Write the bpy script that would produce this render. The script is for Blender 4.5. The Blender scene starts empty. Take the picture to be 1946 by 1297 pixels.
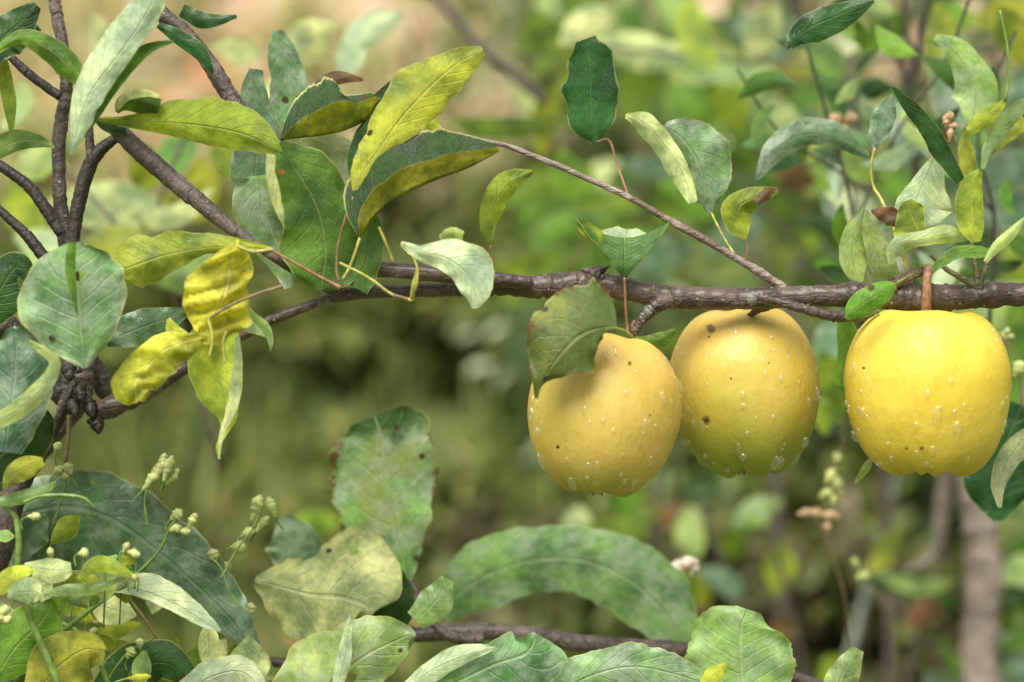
import bpy, math, random
from mathutils import Vector, Matrix, noise
R = math.radians
sc = bpy.context.scene
C = sc.collection
rnd = random.Random(7)

# ------------------------------------------------------------------ camera, world, sun
PITCH = R(14); H = 1.45; LENS = 72.0
cam_d = bpy.data.cameras.new('camera'); cam = bpy.data.objects.new('camera', cam_d); C.objects.link(cam)
cam.location = (0, 0, H); cam.rotation_euler = (R(90) - PITCH, 0, 0)
cam_d.lens = LENS; cam_d.sensor_width = 36; cam_d.clip_start = 0.05; cam_d.clip_end = 3000
cam_d.dof.use_dof = True; cam_d.dof.focus_distance = 1.0; cam_d.dof.aperture_fstop = 4.3
sc.camera = cam
w = bpy.data.worlds.new('World'); sc.world = w; w.use_nodes = True
nt = w.node_tree; bg = nt.nodes['Background']
sky = nt.nodes.new('ShaderNodeTexSky'); sky.sky_type = 'NISHITA'; sky.sun_disc = False
SUN_EL, SUN_AZ = 66, 205
sky.sun_elevation = R(SUN_EL); sky.sun_rotation = R(SUN_AZ); sky.dust_density = 3.0
hs = nt.nodes.new('ShaderNodeHueSaturation'); hs.inputs['Saturation'].default_value = 0.12
mt = nt.nodes.new('ShaderNodeMix'); mt.data_type = 'RGBA'; mt.blend_type = 'MULTIPLY'; mt.inputs[0].default_value = 1.0; mt.inputs[7].default_value = (1.0, 0.98, 0.86, 1)
nt.links.new(sky.outputs[0], hs.inputs['Color']); nt.links.new(hs.outputs[0], mt.inputs[6]); nt.links.new(mt.outputs[2], bg.inputs[0])
bg.inputs[1].default_value = 0.10
sd = bpy.data.lights.new('sun', 'SUN'); sun = bpy.data.objects.new('sun', sd); C.objects.link(sun)
sd.energy = 3.3; sd.angle = R(42); sd.color = (1, 0.95, 0.84)
az, el = R(SUN_AZ), R(SUN_EL)   # azimuth clockwise from +Y
sdir = Vector((math.sin(az) * math.cos(el), math.cos(az) * math.cos(el), math.sin(el)))
sun.rotation_euler = sdir.to_track_quat('Z', 'Y').to_euler()
sc.view_settings.view_transform = 'Standard'; sc.view_settings.look = 'None'
sc.view_settings.exposure = 0.78; sc.view_settings.gamma = 1

# ------------------------------------------------------------------ picture point -> place
FW = Vector((0, math.cos(PITCH), -math.sin(PITCH))); UP = Vector((0, math.sin(PITCH), math.cos(PITCH)))
CAM = Vector((0, 0, H)); S = 36 / LENS / 1946
def P(x, y, d):
    return CAM + FW * d + Vector((1, 0, 0)) * ((x - 973) * S * d) + UP * (-(y - 648.5) * S * d)

# ------------------------------------------------------------------ helpers
def tag(o, label=None, cat=None, group=None, kind=None):
    if label: o['label'] = label
    if cat: o['category'] = cat
    if group: o['group'] = group
    if kind: o['kind'] = kind
    return o
def empty(name, loc, label, cat, group=None):
    o = bpy.data.objects.new(name, None); C.objects.link(o); o.location = loc
    o.empty_display_size = 0.02
    return tag(o, label, cat, group)
def mesh_obj(name, verts, faces, mat, parent=None, uvs=None, smooth=True, origin=None):
    """verts in world space; the object is linked under parent (or at origin)"""
    if parent is not None:
        o0 = Vector(parent['_o']) if '_o' in parent else parent.location.copy()
    else:
        o0 = Vector(origin) if origin is not None else Vector((0, 0, 0))
    me = bpy.data.meshes.new(name)
    me.from_pydata([tuple(Vector(v) - o0) for v in verts], [], faces)
    if uvs:
        ul = me.uv_layers.new(name='UVMap')
        for li, l in enumerate(me.loops): ul.data[li].uv = uvs[l.vertex_index]
    if smooth: me.polygons.foreach_set('use_smooth', [True] * len(me.polygons))
    me.materials.append(mat)
    o = bpy.data.objects.new(name, me); C.objects.link(o)
    if parent is not None: o.parent = parent; ORG[o.name] = o0
    else: o.location = o0; ORG[o.name] = o0
    return o
ORG = {}
def org(parent): return ORG.get(parent.name, parent.location.copy())
def part(name, verts, faces, mat, parent, uvs=None, smooth=True):
    o0 = org(parent)
    me = bpy.data.meshes.new(name)
    me.from_pydata([tuple(v - o0) for v in verts], [], faces)
    if uvs:
        ul = me.uv_layers.new(name='UVMap')
        for li, l in enumerate(me.loops): ul.data[li].uv = uvs[l.vertex_index]
    if smooth: me.polygons.foreach_set('use_smooth', [True] * len(me.polygons))
    me.materials.append(mat)
    o = bpy.data.objects.new(name, me); C.objects.link(o); o.parent = parent
    ORG[o.name] = o0
    return o
def cat_rom(pts, n):
    """Catmull-Rom through equal-length tuples, n samples"""
    P_ = [tuple(2 * a - b for a, b in zip(pts[0], pts[1]))] + list(pts) + [tuple(2 * a - b for a, b in zip(pts[-1], pts[-2]))]
    out = []
    m = len(pts) - 1
    for k in range(n):
        f = k / (n - 1) * m; i = min(int(f), m - 1); t = f - i
        p0, p1, p2, p3 = P_[i:i + 4]
        out.append(tuple(0.5 * ((2 * b) + (-a + c) * t + (2 * a - 5 * b + 4 * c - d) * t * t + (-a + 3 * b - 3 * c + d) * t ** 3)
                         for a, b, c, d in zip(p0, p1, p2, p3)))
    return out

# ------------------------------------------------------------------ materials
class NT:
    def __init__(s, name):
        s.m = bpy.data.materials.new(name); s.m.use_nodes = True; s.t = s.m.node_tree
        s.t.nodes.clear(); s.out = s.t.nodes.new('ShaderNodeOutputMaterial')
    def n(s, typ, **k):
        nd = s.t.nodes.new('ShaderNode' + typ)
        for a, b in k.items(): setattr(nd, a, b)
        return nd
    def l(s, a, b): s.t.links.new(a, b)
    def setin(s, sock, v):
        if hasattr(v, 'links') or isinstance(v, bpy.types.NodeSocket): s.l(v, sock)
        else: sock.default_value = v
    def math(s, op, a, b=0.0, c=None, clamp=False):
        nd = s.n('Math', operation=op); nd.use_clamp = clamp
        s.setin(nd.inputs[0], a); s.setin(nd.inputs[1], b)
        if c is not None: s.setin(nd.inputs[2], c)
        return nd.outputs[0]
    def step(s, v, a, b, lo=0.0, hi=1.0):
        nd = s.n('MapRange', interpolation_type='SMOOTHSTEP')
        s.setin(nd.inputs[0], v); nd.inputs[1].default_value = a; nd.inputs[2].default_value = b
        nd.inputs[3].default_value = lo; nd.inputs[4].default_value = hi
        return nd.outputs[0]
    def mix(s, f, a, b, blend='MIX'):
        nd = s.n('Mix', data_type='RGBA', blend_type=blend)
        s.setin(nd.inputs[0], f)
        for sk, v in ((nd.inputs[6], a), (nd.inputs[7], b)):
            if isinstance(v, (tuple, list)): sk.default_value = (*v[:3], 1)
            else: s.l(v, sk)
        return nd.outputs[2]
    def noise(s, scale, detail=3, rough=0.55, vec=None, dist=0.0):
        nd = s.n('TexNoise'); nd.inputs['Scale'].default_value = scale; nd.inputs['Detail'].default_value = detail
        nd.inputs['Roughness'].default_value = rough; nd.inputs['Distortion'].default_value = dist
        if vec is not None: s.l(vec, nd.inputs['Vector'])
        return nd.outputs[0]
    def voro(s, scale, vec=None, feature='F1', rand=1.0):
        nd = s.n('TexVoronoi', feature=feature); nd.inputs['Scale'].default_value = scale
        nd.inputs['Randomness'].default_value = rand
        if vec is not None: s.l(vec, nd.inputs['Vector'])
        return nd
    def bump(s, h, strength, dist, prev=None):
        nd = s.n('Bump'); nd.inputs['Strength'].default_value = strength; nd.inputs['Distance'].default_value = dist
        s.l(h, nd.inputs['Height'])
        if prev is not None: s.l(prev, nd.inputs['Normal'])
        return nd.outputs[0]

def leaf_mat(name, front, back, vein=(0.35, 0.42, 0.16), rough=0.42, trans=0.35, spots=0.3, patch=None, veins=9, vstr=0.45,
             edge=0.5, spotcol=(0.06, 0.035, 0.015), pale_sheen=0.0, wet=0.0, tip=None, holes=0.06, margin=0.10):
    q = NT(name)
    uv = q.n('UVMap').outputs[0]; sep = q.n('SeparateXYZ'); q.l(uv, sep.inputs[0])
    u = q.math('ABSOLUTE', q.math('MULTIPLY_ADD', sep.outputs[0], 2.0, -1.0)); v = sep.outputs[1]
    oi = q.n('ObjectInfo'); oc = q.n('TexCoord').outputs['Object']
    add = q.n('VectorMath', operation='ADD'); q.l(oc, add.inputs[0])
    cmb = q.n('CombineXYZ'); q.l(q.math('MULTIPLY', oi.outputs['Random'], 7.0), cmb.inputs[0]); q.l(cmb.outputs[0], add.inputs[1])
    pos = add.outputs[0]
    n1 = q.noise(45, 4, 0.6, pos); n2 = q.noise(260, 3, 0.6, pos); nw = q.noise(120, 2, 0.5, pos)
    # lateral veins
    wv = q.math('ADD', q.math('SUBTRACT', q.math('MULTIPLY', v, float(veins)), q.math('MULTIPLY', u, 2.2)), q.math('MULTIPLY', nw, 0.35))
    tri = q.math('MULTIPLY', q.math('ABSOLUTE', q.math('SUBTRACT', q.math('FRACT', wv), 0.5)), 2.0)
    lat = q.step(tri, 0.80, 1.0)
    lat = q.math('MULTIPLY', lat, q.step(u, 0.98, 0.5, 0.15, 1.0))
    mid = q.step(u, 0.06, 0.015)
    vn = q.math('MAXIMUM', q.math('MULTIPLY', lat, vstr), mid)
    net = q.voro(900, pos, 'DISTANCE_TO_EDGE').outputs[0]
    # colours
    geo = q.n('NewGeometry')
    def tone(c):
        a = tuple(x * y for x, y in zip(c, (0.40, 0.50, 0.40))); b = tuple(min(1, x * y) for x, y in zip(c, (1.6, 1.45, 1.15)))
        return q.mix(q.step(n1, 0.33, 0.68), a, b)
    f = tone(front); b = tone(back)
    if patch:
        pm = q.step(q.noise(28, 2, 0.5, pos), 0.5, 0.62)
        f = q.mix(pm, f, patch); b = q.mix(pm, b, patch)
    if pale_sheen:
        f = q.mix(q.math('MULTIPLY', q.step(q.noise(70, 4, 0.65, pos), 0.35, 0.7), pale_sheen), f, (0.40, 0.47, 0.39))  # pale patches paint the sheen of reflected sky into the leaf colour
    if tip:
        f = q.mix(q.step(q.math('ADD', v, q.math('MULTIPLY', n1, 0.5)), 1.0, 1.15), f, tip)
        b = q.mix(q.step(q.math('ADD', v, q.math('MULTIPLY', n1, 0.5)), 1.0, 1.15), b, tip)
    col = q.mix(geo.outputs['Backfacing'], f, b)
    col = q.mix(q.math('MULTIPLY', vn, 0.55), col, vein)
    col = q.mix(q.step(n2, 0.35, 0.75, 0, 0.35), col, tuple(x * 0.45 for x in front))
    if edge:
        col = q.mix(q.math('MULTIPLY', q.step(u, 0.93, 0.985), edge), col, (0.45, 0.47, 0.17))
    if spots:
        vs = q.voro(75, pos); sp = q.step(q.math('ADD', vs.outputs['Distance'], q.math('MULTIPLY', n2, 0.12)), 0.235, 0.15)
        sep2 = q.n('SeparateColor'); q.l(vs.outputs['Color'], sep2.inputs[0])
        sp = q.math('MULTIPLY', sp, q.math('LESS_THAN', sep2.outputs[0], spots * 0.6))
        col = q.mix(sp, col, spotcol)
    nm = q.noise(95, 4, 0.7, pos)
    col = q.mix(q.math('MULTIPLY', q.step(q.math('ADD', u, q.math('MULTIPLY', nm, 0.9)), 1.36, 1.5), margin * 3, clamp=True), col, (0.13, 0.07, 0.025))
    hv = q.n('HueSaturation'); q.l(col, hv.inputs['Color'])
    q.l(q.math('MULTIPLY_ADD', oi.outputs['Random'], 0.04, 0.48), hv.inputs['Hue'])
    q.l(q.math('MULTIPLY_ADD', q.math('FRACT', q.math('MULTIPLY', oi.outputs['Random'], 37.0)), 0.35, 0.83), hv.inputs['Value'])
    col = hv.outputs[0]
    h = q.math('ADD', q.math('MULTIPLY', q.math('SUBTRACT', 1.0, q.math('MAXIMUM', q.math('MULTIPLY', lat, 0.25), q.math('MULTIPLY', mid, 0.6))), 1.0), q.math('MULTIPLY', n1, 1.6))
    h = q.math('ADD', h, q.math('MULTIPLY', nw, 1.2))
    h = q.math('ADD', h, q.step(net, 0.0, 0.12, 0, 0.10))
    bm = q.bump(h, 0.8, 0.0012)
    pb = q.n('BsdfPrincipled'); q.l(col, pb.inputs['Base Color']); q.l(bm, pb.inputs['Normal'])
    q.setin(pb.inputs['Roughness'], q.step(n1, 0.3, 0.7, rough - 0.08, rough + 0.14))
    pb.inputs['Specular IOR Level'].default_value = 0.38
    if wet: pb.inputs['Coat Weight'].default_value = wet * 0.6; pb.inputs['Coat Roughness'].default_value = 0.18
    tr = q.n('BsdfTranslucent'); q.l(q.mix(1.0, col, (1.35, 1.3, 0.55), 'MULTIPLY'), tr.inputs[0]); q.l(bm, tr.inputs['Normal'])
    ms = q.n('MixShader'); ms.inputs[0].default_value = trans
    q.l(pb.outputs[0], ms.inputs[1]); q.l(tr.outputs[0], ms.inputs[2])
    if holes:
        vh = q.voro(48, pos); hm = q.math('ADD', vh.outputs['Distance'], q.math('MULTIPLY', n2, 0.16))
        s3 = q.n('SeparateColor'); q.l(vh.outputs['Color'], s3.inputs[0]); pk = q.math('LESS_THAN', s3.outputs[1], holes)
        tp = q.n('BsdfTransparent'); m2 = q.n('MixShader'); q.l(q.math('MULTIPLY', q.math('LESS_THAN', hm, 0.185), pk), m2.inputs[0])
        q.l(ms.outputs[0], m2.inputs[1]); q.l(tp.outputs[0], m2.inputs[2]); ms = m2
    q.l(ms.outputs[0], q.out.inputs[0])
    return q.m

def bark_mat(name, dark, light, rough=0.5, scale=1.0, amount=0.5, lent=True, coat=0.15, moss=None, lich=0.0, grain=(0.25, 1, 1)):
    q = NT(name)
    oc = q.n('TexCoord').outputs['Object']
    n1 = q.noise(60 * scale, 5, 0.65, oc, 0.4); n2 = q.noise(420 * scale, 4, 0.7, oc)
    st = q.n('Mapping'); st.inputs['Scale'].default_value = grain; q.l(oc, st.inputs[0])
    n3 = q.noise(700 * scale, 3, 0.6, st.outputs[0])
    col = q.mix(q.step(n1, 0.38, 0.66, 0, amount), dark, light)
    col = q.mix(q.step(n2, 0.5, 0.75, 0, 0.55), col, tuple(x * 0.35 for x in dark))
    col = q.mix(q.step(n3, 0.55, 0.8, 0, 0.45), col, light)
    if moss: col = q.mix(q.step(q.noise(35 * scale, 3, 0.6, oc), 0.55, 0.7, 0, 0.8), col, moss)
    h = q.math('ADD', n3, q.math('MULTIPLY', n1, 1.2)); h = q.math('ADD', h, q.math('MULTIPLY', n2, 0.8))
    if lent:
        vv = q.voro(330 * scale, oc); lm = q.step(vv.outputs['Distance'], 0.26, 0.14)
        sp = q.n('SeparateColor'); q.l(vv.outputs['Color'], sp.inputs[0]); lm = q.math('MULTIPLY', lm, q.math('LESS_THAN', sp.outputs[0], 0.22))
        col = q.mix(q.math('MULTIPLY', lm, 0.7), col, (0.42, 0.38, 0.33)); h = q.math('ADD', h, q.math('MULTIPLY', lm, 0.9))
    if lich:
        lc = q.math('MULTIPLY', q.step(q.noise(85, 5, 0.7, oc), 0.56, 0.63), lich); col = q.mix(lc, col, (0.33, 0.32, 0.28)); h = q.math('ADD', h, lc)
    crk = q.voro(140 * scale, st.outputs[0], 'DISTANCE_TO_EDGE').outputs[0]
    cm = q.math('MULTIPLY', q.step(crk, 0.09, 0.0), q.step(n1, 0.45, 0.6)); col = q.mix(q.math('MULTIPLY', cm, 0.4), col, tuple(x * 0.25 for x in dark)); h = q.math('SUBTRACT', h, q.math('MULTIPLY', cm, 0.5))
    bm = q.bump(h, 0.85, 0.0012 / scale)
    pb = q.n('BsdfPrincipled'); q.l(col, pb.inputs['Base Color']); q.l(bm, pb.inputs['Normal'])
    q.setin(pb.inputs['Roughness'], q.step(n1, 0.3, 0.7, rough - 0.12, rough + 0.15))
    pb.inputs['Coat Weight'].default_value = coat; pb.inputs['Coat Roughness'].default_value = 0.25
    q.l(pb.outputs[0], q.out.inputs[0])
    return q.m

def plain_mat(name, col, rough=0.5, var=0.3, sss=0.0, scale=200, trans=0.0):
    q = NT(name); oc = q.n('TexCoord').outputs['Object']
    n1 = q.noise(scale, 3, 0.6, oc)
    c = q.mix(q.step(n1, 0.35, 0.68), tuple(x * (1 - var) for x in col), tuple(min(1, x * (1 + var)) for x in col))
    pb = q.n('BsdfPrincipled'); q.l(c, pb.inputs['Base Color']); pb.inputs['Roughness'].default_value = rough
    q.l(q.bump(n1, 0.4, 0.0006), pb.inputs['Normal'])
    if trans:
        tr = q.n('BsdfTranslucent'); q.l(c, tr.inputs[0]); ms = q.n('MixShader'); ms.inputs[0].default_value = trans
        q.l(pb.outputs[0], ms.inputs[1]); q.l(tr.outputs[0], ms.inputs[2]); q.l(ms.outputs[0], q.out.inputs[0])
    else: q.l(pb.outputs[0], q.out.inputs[0])
    return q.m

LM = {
 'pale':   leaf_mat('leaf_pale', (0.42, 0.54, 0.38), (0.26, 0.38, 0.08), vein=(0.5, 0.56, 0.4), trans=0.22, spots=0.18, pale_sheen=0.5, vstr=0.3),  # pale base colour carries the sky reflection seen on these leaves
 'cream':  leaf_mat('leaf_cream', (0.52, 0.62, 0.36), (0.38, 0.45, 0.14), vein=(0.6, 0.62, 0.4), trans=0.3, spots=0.35, vstr=0.3, holes=0.10),
 'glauc':  leaf_mat('leaf_glaucous', (0.11, 0.25, 0.09), (0.16, 0.27, 0.05), vein=(0.30, 0.40, 0.20), trans=0.15, rough=0.34, spots=0.35, pale_sheen=0.65, wet=0.6, holes=0.12),
 'teal':   leaf_mat('leaf_teal', (0.05, 0.14, 0.06), (0.11, 0.20, 0.04), vein=(0.2, 0.3, 0.2), trans=0.12, rough=0.32, spots=0.2, pale_sheen=0.5, wet=0.6),
 'dark':   leaf_mat('leaf_dark', (0.018, 0.075, 0.012), (0.12, 0.19, 0.02), vein=(0.08, 0.16, 0.04), trans=0.18, rough=0.36, spots=0.2, wet=0.25),
 'fold':   leaf_mat('leaf_folded', (0.018, 0.065, 0.012), (0.27, 0.30, 0.03), vein=(0.16, 0.22, 0.05), trans=0.28, rough=0.5, spots=0.3, edge=1.0, veins=13),
 'green':  leaf_mat('leaf_green', (0.12, 0.25, 0.03), (0.24, 0.34, 0.035), vein=(0.3, 0.36, 0.12), trans=0.35, spots=0.25),
 'olive':  leaf_mat('leaf_olive', (0.25, 0.36, 0.035), (0.22, 0.32, 0.035), vein=(0.38, 0.42, 0.14), trans=0.42, spots=0.25, veins=11, edge=0.8),
 'lime':   leaf_mat('leaf_lime', (0.40, 0.47, 0.07), (0.33, 0.40, 0.06), vein=(0.52, 0.55, 0.2), trans=0.45, spots=0.12, veins=12, edge=0.8),
 'yellow': leaf_mat('leaf_yellow', (0.78, 0.70, 0.09), (0.66, 0.62, 0.07), vein=(0.85, 0.78, 0.3), trans=0.42, spots=0.1, veins=9, vstr=0.35, edge=0.7, rough=0.38, pale_sheen=0.0),
 'ygreen': leaf_mat('leaf_yellow_green', (0.34, 0.45, 0.06), (0.30, 0.39, 0.06), vein=(0.62, 0.6, 0.2), trans=0.4, spots=0.22, veins=13, edge=0.9),
 'lgreen': leaf_mat('leaf_light_green', (0.28, 0.44, 0.13), (0.27, 0.39, 0.09), vein=(0.42, 0.5, 0.25), trans=0.32, spots=0.3, pale_sheen=0.5, wet=0.4, holes=0.16),
 'spot':   leaf_mat('leaf_spotted', (0.21, 0.36, 0.12), (0.2, 0.30, 0.06), vein=(0.42, 0.47, 0.25), trans=0.25, spots=0.9, patch=(0.34, 0.40, 0.12), pale_sheen=0.9, margin=0.35, tip=(0.05, 0.11, 0.025)),
 'mott':   leaf_mat('leaf_mottled', (0.075, 0.17, 0.025), (0.18, 0.27, 0.03), vein=(0.16, 0.24, 0.07), trans=0.35, spots=0.4, patch=(0.10, 0.20, 0.06), spotcol=(0.32, 0.16, 0.03)),
 'dull':   leaf_mat('leaf_dull_olive', (0.17, 0.22, 0.045), (0.17, 0.22, 0.045), vein=(0.34, 0.38, 0.14), trans=0.25, spots=0.8, margin=0.6, patch=(0.11, 0.17, 0.04)),
 'smooth': leaf_mat('leaf_smooth_green', (0.17, 0.31, 0.10), (0.2, 0.3, 0.06), vein=(0.36, 0.45, 0.24), trans=0.2, spots=0.1, pale_sheen=0.6, vstr=0.2, margin=0, holes=0, wet=0.3, edge=0.2),
 'brown':  leaf_mat('leaf_withered', (0.16, 0.085, 0.04), (0.22, 0.14, 0.06), vein=(0.3, 0.2, 0.1), trans=0.2, spots=0.5, veins=14),
 'rust':   leaf_mat('leaf_rust', (0.24, 0.09, 0.035), (0.2, 0.1, 0.04), vein=(0.4, 0.2, 0.1), trans=0.25, spots=0.2),
}
BARK = bark_mat('bark_apple', (0.024, 0.011, 0.007), (0.17, 0.115, 0.095), amount=0.6, coat=0.4, rough=0.5, lich=0.35)
BARK_D = bark_mat('bark_dark', (0.013, 0.010, 0.008), (0.07, 0.06, 0.052), amount=0.45, lent=False, grain=(.8, 1, .3), coat=0.15)
BARK_G = bark_mat('bark_grey', (0.045, 0.032, 0.027), (0.21, 0.165, 0.15), amount=0.6, grain=(.6, 1, .4))
BARK_T = bark_mat('bark_trunk', (0.16, 0.125, 0.105), (0.42, 0.355, 0.315), scale=0.35, grain=(1, 1, .2), amount=0.8, coat=0.0, rough=0.75, moss=(0.12, 0.10, 0.07))
PET_R = plain_mat('petiole_reddish', (0.22, 0.11, 0.05), 0.4)
PET_Y = plain_mat('petiole_yellow_green', (0.34, 0.33, 0.08), 0.4)
PET_G = plain_mat('petiole_green', (0.13, 0.21, 0.045), 0.4)
PET_B = plain_mat('petiole_brown', (0.15, 0.11, 0.05), 0.5)
STEM_S = plain_mat('stem_salmon', (0.33, 0.17, 0.10), 0.6, scale=500)
BUD = plain_mat('bud_cream', (0.50, 0.56, 0.22), 0.5, trans=0.2)
BUD_P = plain_mat('bud_peach', (0.48, 0.33, 0.19), 0.5, trans=0.2)
PETAL = plain_mat('petal_pale', (0.80, 0.68, 0.58), 0.5, trans=0.25)
CUT = plain_mat('cut_wood', (0.30, 0.22, 0.17), 0.8, scale=600)

# ------------------------------------------------------------------ leaf and tube builders
def petiole(pts, d, parent, mat, name='petiole', lab=None):
    """pts (x,y,r[,z]) in picture px; z in px behind depth d"""
    return tube(name, pts, d, mat, parent, seg=8, bumps=0.06, per=7)
def tube(name, pts, d, mat, parent, seg=18, bumps=0.10, per=14, nscale=1.0, cap=None, knots=0):
    pts = [tuple(p) + (0,) * (4 - len(p)) for p in pts]
    n = max(6, per * (len(pts) - 1)); rows = cat_rom(pts, n)
    cen = [P(x, y, d + z * S) for x, y, r, z in rows]; rad = [max(r, 0.6) * S * (d + z * S) for x, y, r, z in rows]
    verts = []; faces = []; uvs = []
    nv = Vector((0.3, -1, 0.2)).normalized()
    sd_ = rnd.random() * 50
    for i, (c, r) in enumerate(zip(cen, rad)):
        t = (cen[min(i + 1, n - 1)] - cen[max(i - 1, 0)]).normalized()
        nv = (nv - t * nv.dot(t)).normalized(); b = t.cross(nv)
        for k in range(seg):
            a = 2 * math.pi * k / seg; dr = nv * math.cos(a) + b * math.sin(a)
            q = (c + dr * r)
            f = 1 + bumps * (noise.noise(q * (0.9 / max(r, .0008)) * nscale * 0.55 + Vector((sd_, 0, 0))) * 1.6 + noise.noise(q * (2.2 / max(r, .0008)) + Vector((0, sd_, 0))) * 0.6)
            if knots: f += knots * max(0, noise.noise(c * 60 + Vector((sd_, sd_, 0))) - 0.12) * (1 + 0.6 * math.cos(a * 1 + sd_))
            verts.append(c + dr * r * f); uvs.append((k / seg, i / n))
    for i in range(n - 1):
        for k in range(seg):
            k2 = (k + 1) % seg
            faces.append((i * seg + k, i * seg + k2, (i + 1) * seg + k2, (i + 1) * seg + k))
    faces.append(tuple(reversed(range(seg)))); faces.append(tuple(range((n - 1) * seg, n * seg)))
    o = part(name, verts, faces, mat, parent, uvs)
    return o

WS = 1.0
def leaf(parent, d, sec, mat, fl=0.25, fr=0.25, rip=0.10, rf=3.0, serr=0.0, ragged=0.05, crump=0.0, pet=None, pmat=None, label=None,
         nu=12, nv=None, arch=0.0, lift=0.0):
    """sec (x,y,wl,wr[,z]): midrib point, widths to the left and right of the way it runs, px behind d.
       fl, fr: how far each edge lies behind (+) or before (-) the midrib, times its width. A negative width folds that half over."""
    sec = [tuple(s) + (0,) * (5 - len(s)) for s in sec]
    L_ = sum(math.dist(a[:2], b[:2]) for a, b in zip(sec, sec[1:]))
    nv = nv or max(18, min(72, int(L_ / 4.0)))
    rows = cat_rom(sec, nv)
    ph = rnd.random() * 6.28; sd_ = rnd.random() * 90
    verts = []; uvs = []; faces = []
    js = [-1 + 2 * j / nu for j in range(nu + 1)]
    wmax = max(max(abs(s[2]), abs(s[3])) for s in sec)
    teeth = L_ / 11.0
    for i, (x, y, wl, wr, z) in enumerate(rows):
        a = rows[max(i - 1, 0)]; b = rows[min(i + 1, nv - 1)]
        tx, ty = b[0] - a[0], b[1] - a[1]; m = math.hypot(tx, ty) or 1; tx /= m; ty /= m
        lx, ly = ty, -tx; v = i / (nv - 1)
        for j, u in enumerate(js):
            wd = (wl if u < 0 else wr) * WS; au = abs(u)
            e = 1.0
            if au > 0.7:
                e += (au - 0.7) / 0.3 * ragged * (2.0 * noise.noise(Vector((v * L_ / 28, u * 3, sd_))) + 0.6 * noise.noise(Vector((v * L_ / 9, u * 3, sd_ + 4))))
                if au == 1 and serr: e += serr * ((v * teeth) % 1 - 0.4)
            off = wd * (-u) * e
            zz = z + (fl * abs(wl) * au ** 1.25 if u < 0 else fr * abs(wr) * au ** 1.25)
            zz += rip * wmax * math.sin(v * rf * 6.28 + ph + (1.3 if u > 0 else 0)) * au * au
            zz += crump * wmax * noise.noise(Vector((x / 22, y / 22 + off / 22, sd_))) + 0.05 * wmax * noise.noise(Vector((v * 5, u * 2, sd_)))
            zz += arch * wmax * (4 * (v - .5) ** 2)
            cx = crump * 0.35 * wmax * noise.noise(Vector((v * 6, u * 2, sd_ + 9)))
            lf = lift * abs(wd) * au * au
            zz += 0.008 * abs(wd) * math.sin((v * 9 - au * 2.0) * 6.28) * min(1, au * 2)
            verts.append(P(x + lx * off + cx, y + ly * off + cx * 0.6 - lf, d + zz * S)); uvs.append((u * 0.5 + 0.5, v))
    W = nu + 1
    for i in range(nv - 1):
        for j in range(nu): faces.append((i * W + j, i * W + j + 1, (i + 1) * W + j + 1, (i + 1) * W + j))
    o = part('leaf', verts, faces, LM[mat], parent, uvs)
    if label: o['label'] = label
    if pet: tube('petiole', [(p_[0], p_[1], p_[2] * .72, *p_[3:]) for p_ in pet], d, pmat or PET_G, o, seg=8, bumps=0.05, per=8)
    return o

# ------------------------------------------------------------------ the setting
def ground():
    q = NT('ground_grass_and_soil'); oc = q.n('TexCoord').outputs['Object']
    sep = q.n('SeparateXYZ'); q.l(oc, sep.inputs[0])
    big = q.noise(0.45, 3, 0.6, oc); med = q.noise(2.2, 4, 0.65, oc); fin = q.noise(25, 4, 0.7, oc)
    grass = q.mix(q.step(med, 0.35, 0.65), (0.055, 0.075, 0.018), (0.14, 0.165, 0.035))
    grass = q.mix(q.step(big, 0.5, 0.68, 0, 0.6), grass, (0.12, 0.085, 0.045))
    soil = q.mix(q.step(med, 0.42, 0.60), (0.24, 0.12, 0.07), (0.66, 0.53, 0.36))
    soil = q.mix(q.step(fin, 0.45, 0.7, 0, 0.5), soil, (0.30, 0.13, 0.07))
    soil = q.mix(q.step(q.noise(1.3, 3, 0.6, oc), 0.54, 0.62, 0, 0.9), soil, (0.30, 0.33, 0.10))
    k = q.math('ADD', sep.outputs[1], q.math('MULTIPLY_ADD', big, 3.0, -1.5))
    k = q.math('SUBTRACT', k, q.math('MULTIPLY', q.math('MAXIMUM', sep.outputs[0], 0.0), 1.6))
    col = q.mix(q.step(k, 6.6, 8.2), grass, soil)
    col = q.mix(q.step(fin, 0.4, 0.8, 0, 0.4), col, (0.03, 0.03, 0.015))
    pb = q.n('BsdfPrincipled'); q.l(col, pb.inputs['Base Color']); pb.inputs['Roughness'].default_value = 0.9
    q.l(q.bump(fin, 0.6, 0.03), pb.inputs['Normal']); q.l(pb.outputs[0], q.out.inputs[0])
    verts = []; faces = []
    ys = [-40, -10, -3, 0, 1.5] + [2 + 0.35 * i for i in range(60)] + [26, 32, 42, 60, 90, 150, 300, 700, 1500]
    xs = [-900, -300, -100, -40, -20, -12] + [-9 + 0.4 * i for i in range(46)] + [12, 20, 40, 100, 300, 900]
    for y in ys:
        for x in xs:
            hgt = 0.05 * noise.noise(Vector((x * .8, y * .8, 0))) + 0.12 * noise.noise(Vector((x * .2, y * .2, 5)))
            verts.append(Vector((x, y, hgt)))
    W = len(xs)
    for i in range(len(ys) - 1):
        for j in range(W - 1): faces.append((i * W + j, i * W + j + 1, (i + 1) * W + j + 1, (i + 1) * W + j))
    o = mesh_obj('ground', verts, faces, q.m); o['kind'] = 'structure'
    return o
def gz(x, y): return 0.05 * noise.noise(Vector((x * .8, y * .8, 0))) + 0.12 * noise.noise(Vector((x * .2, y * .2, 5)))
ground()

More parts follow.
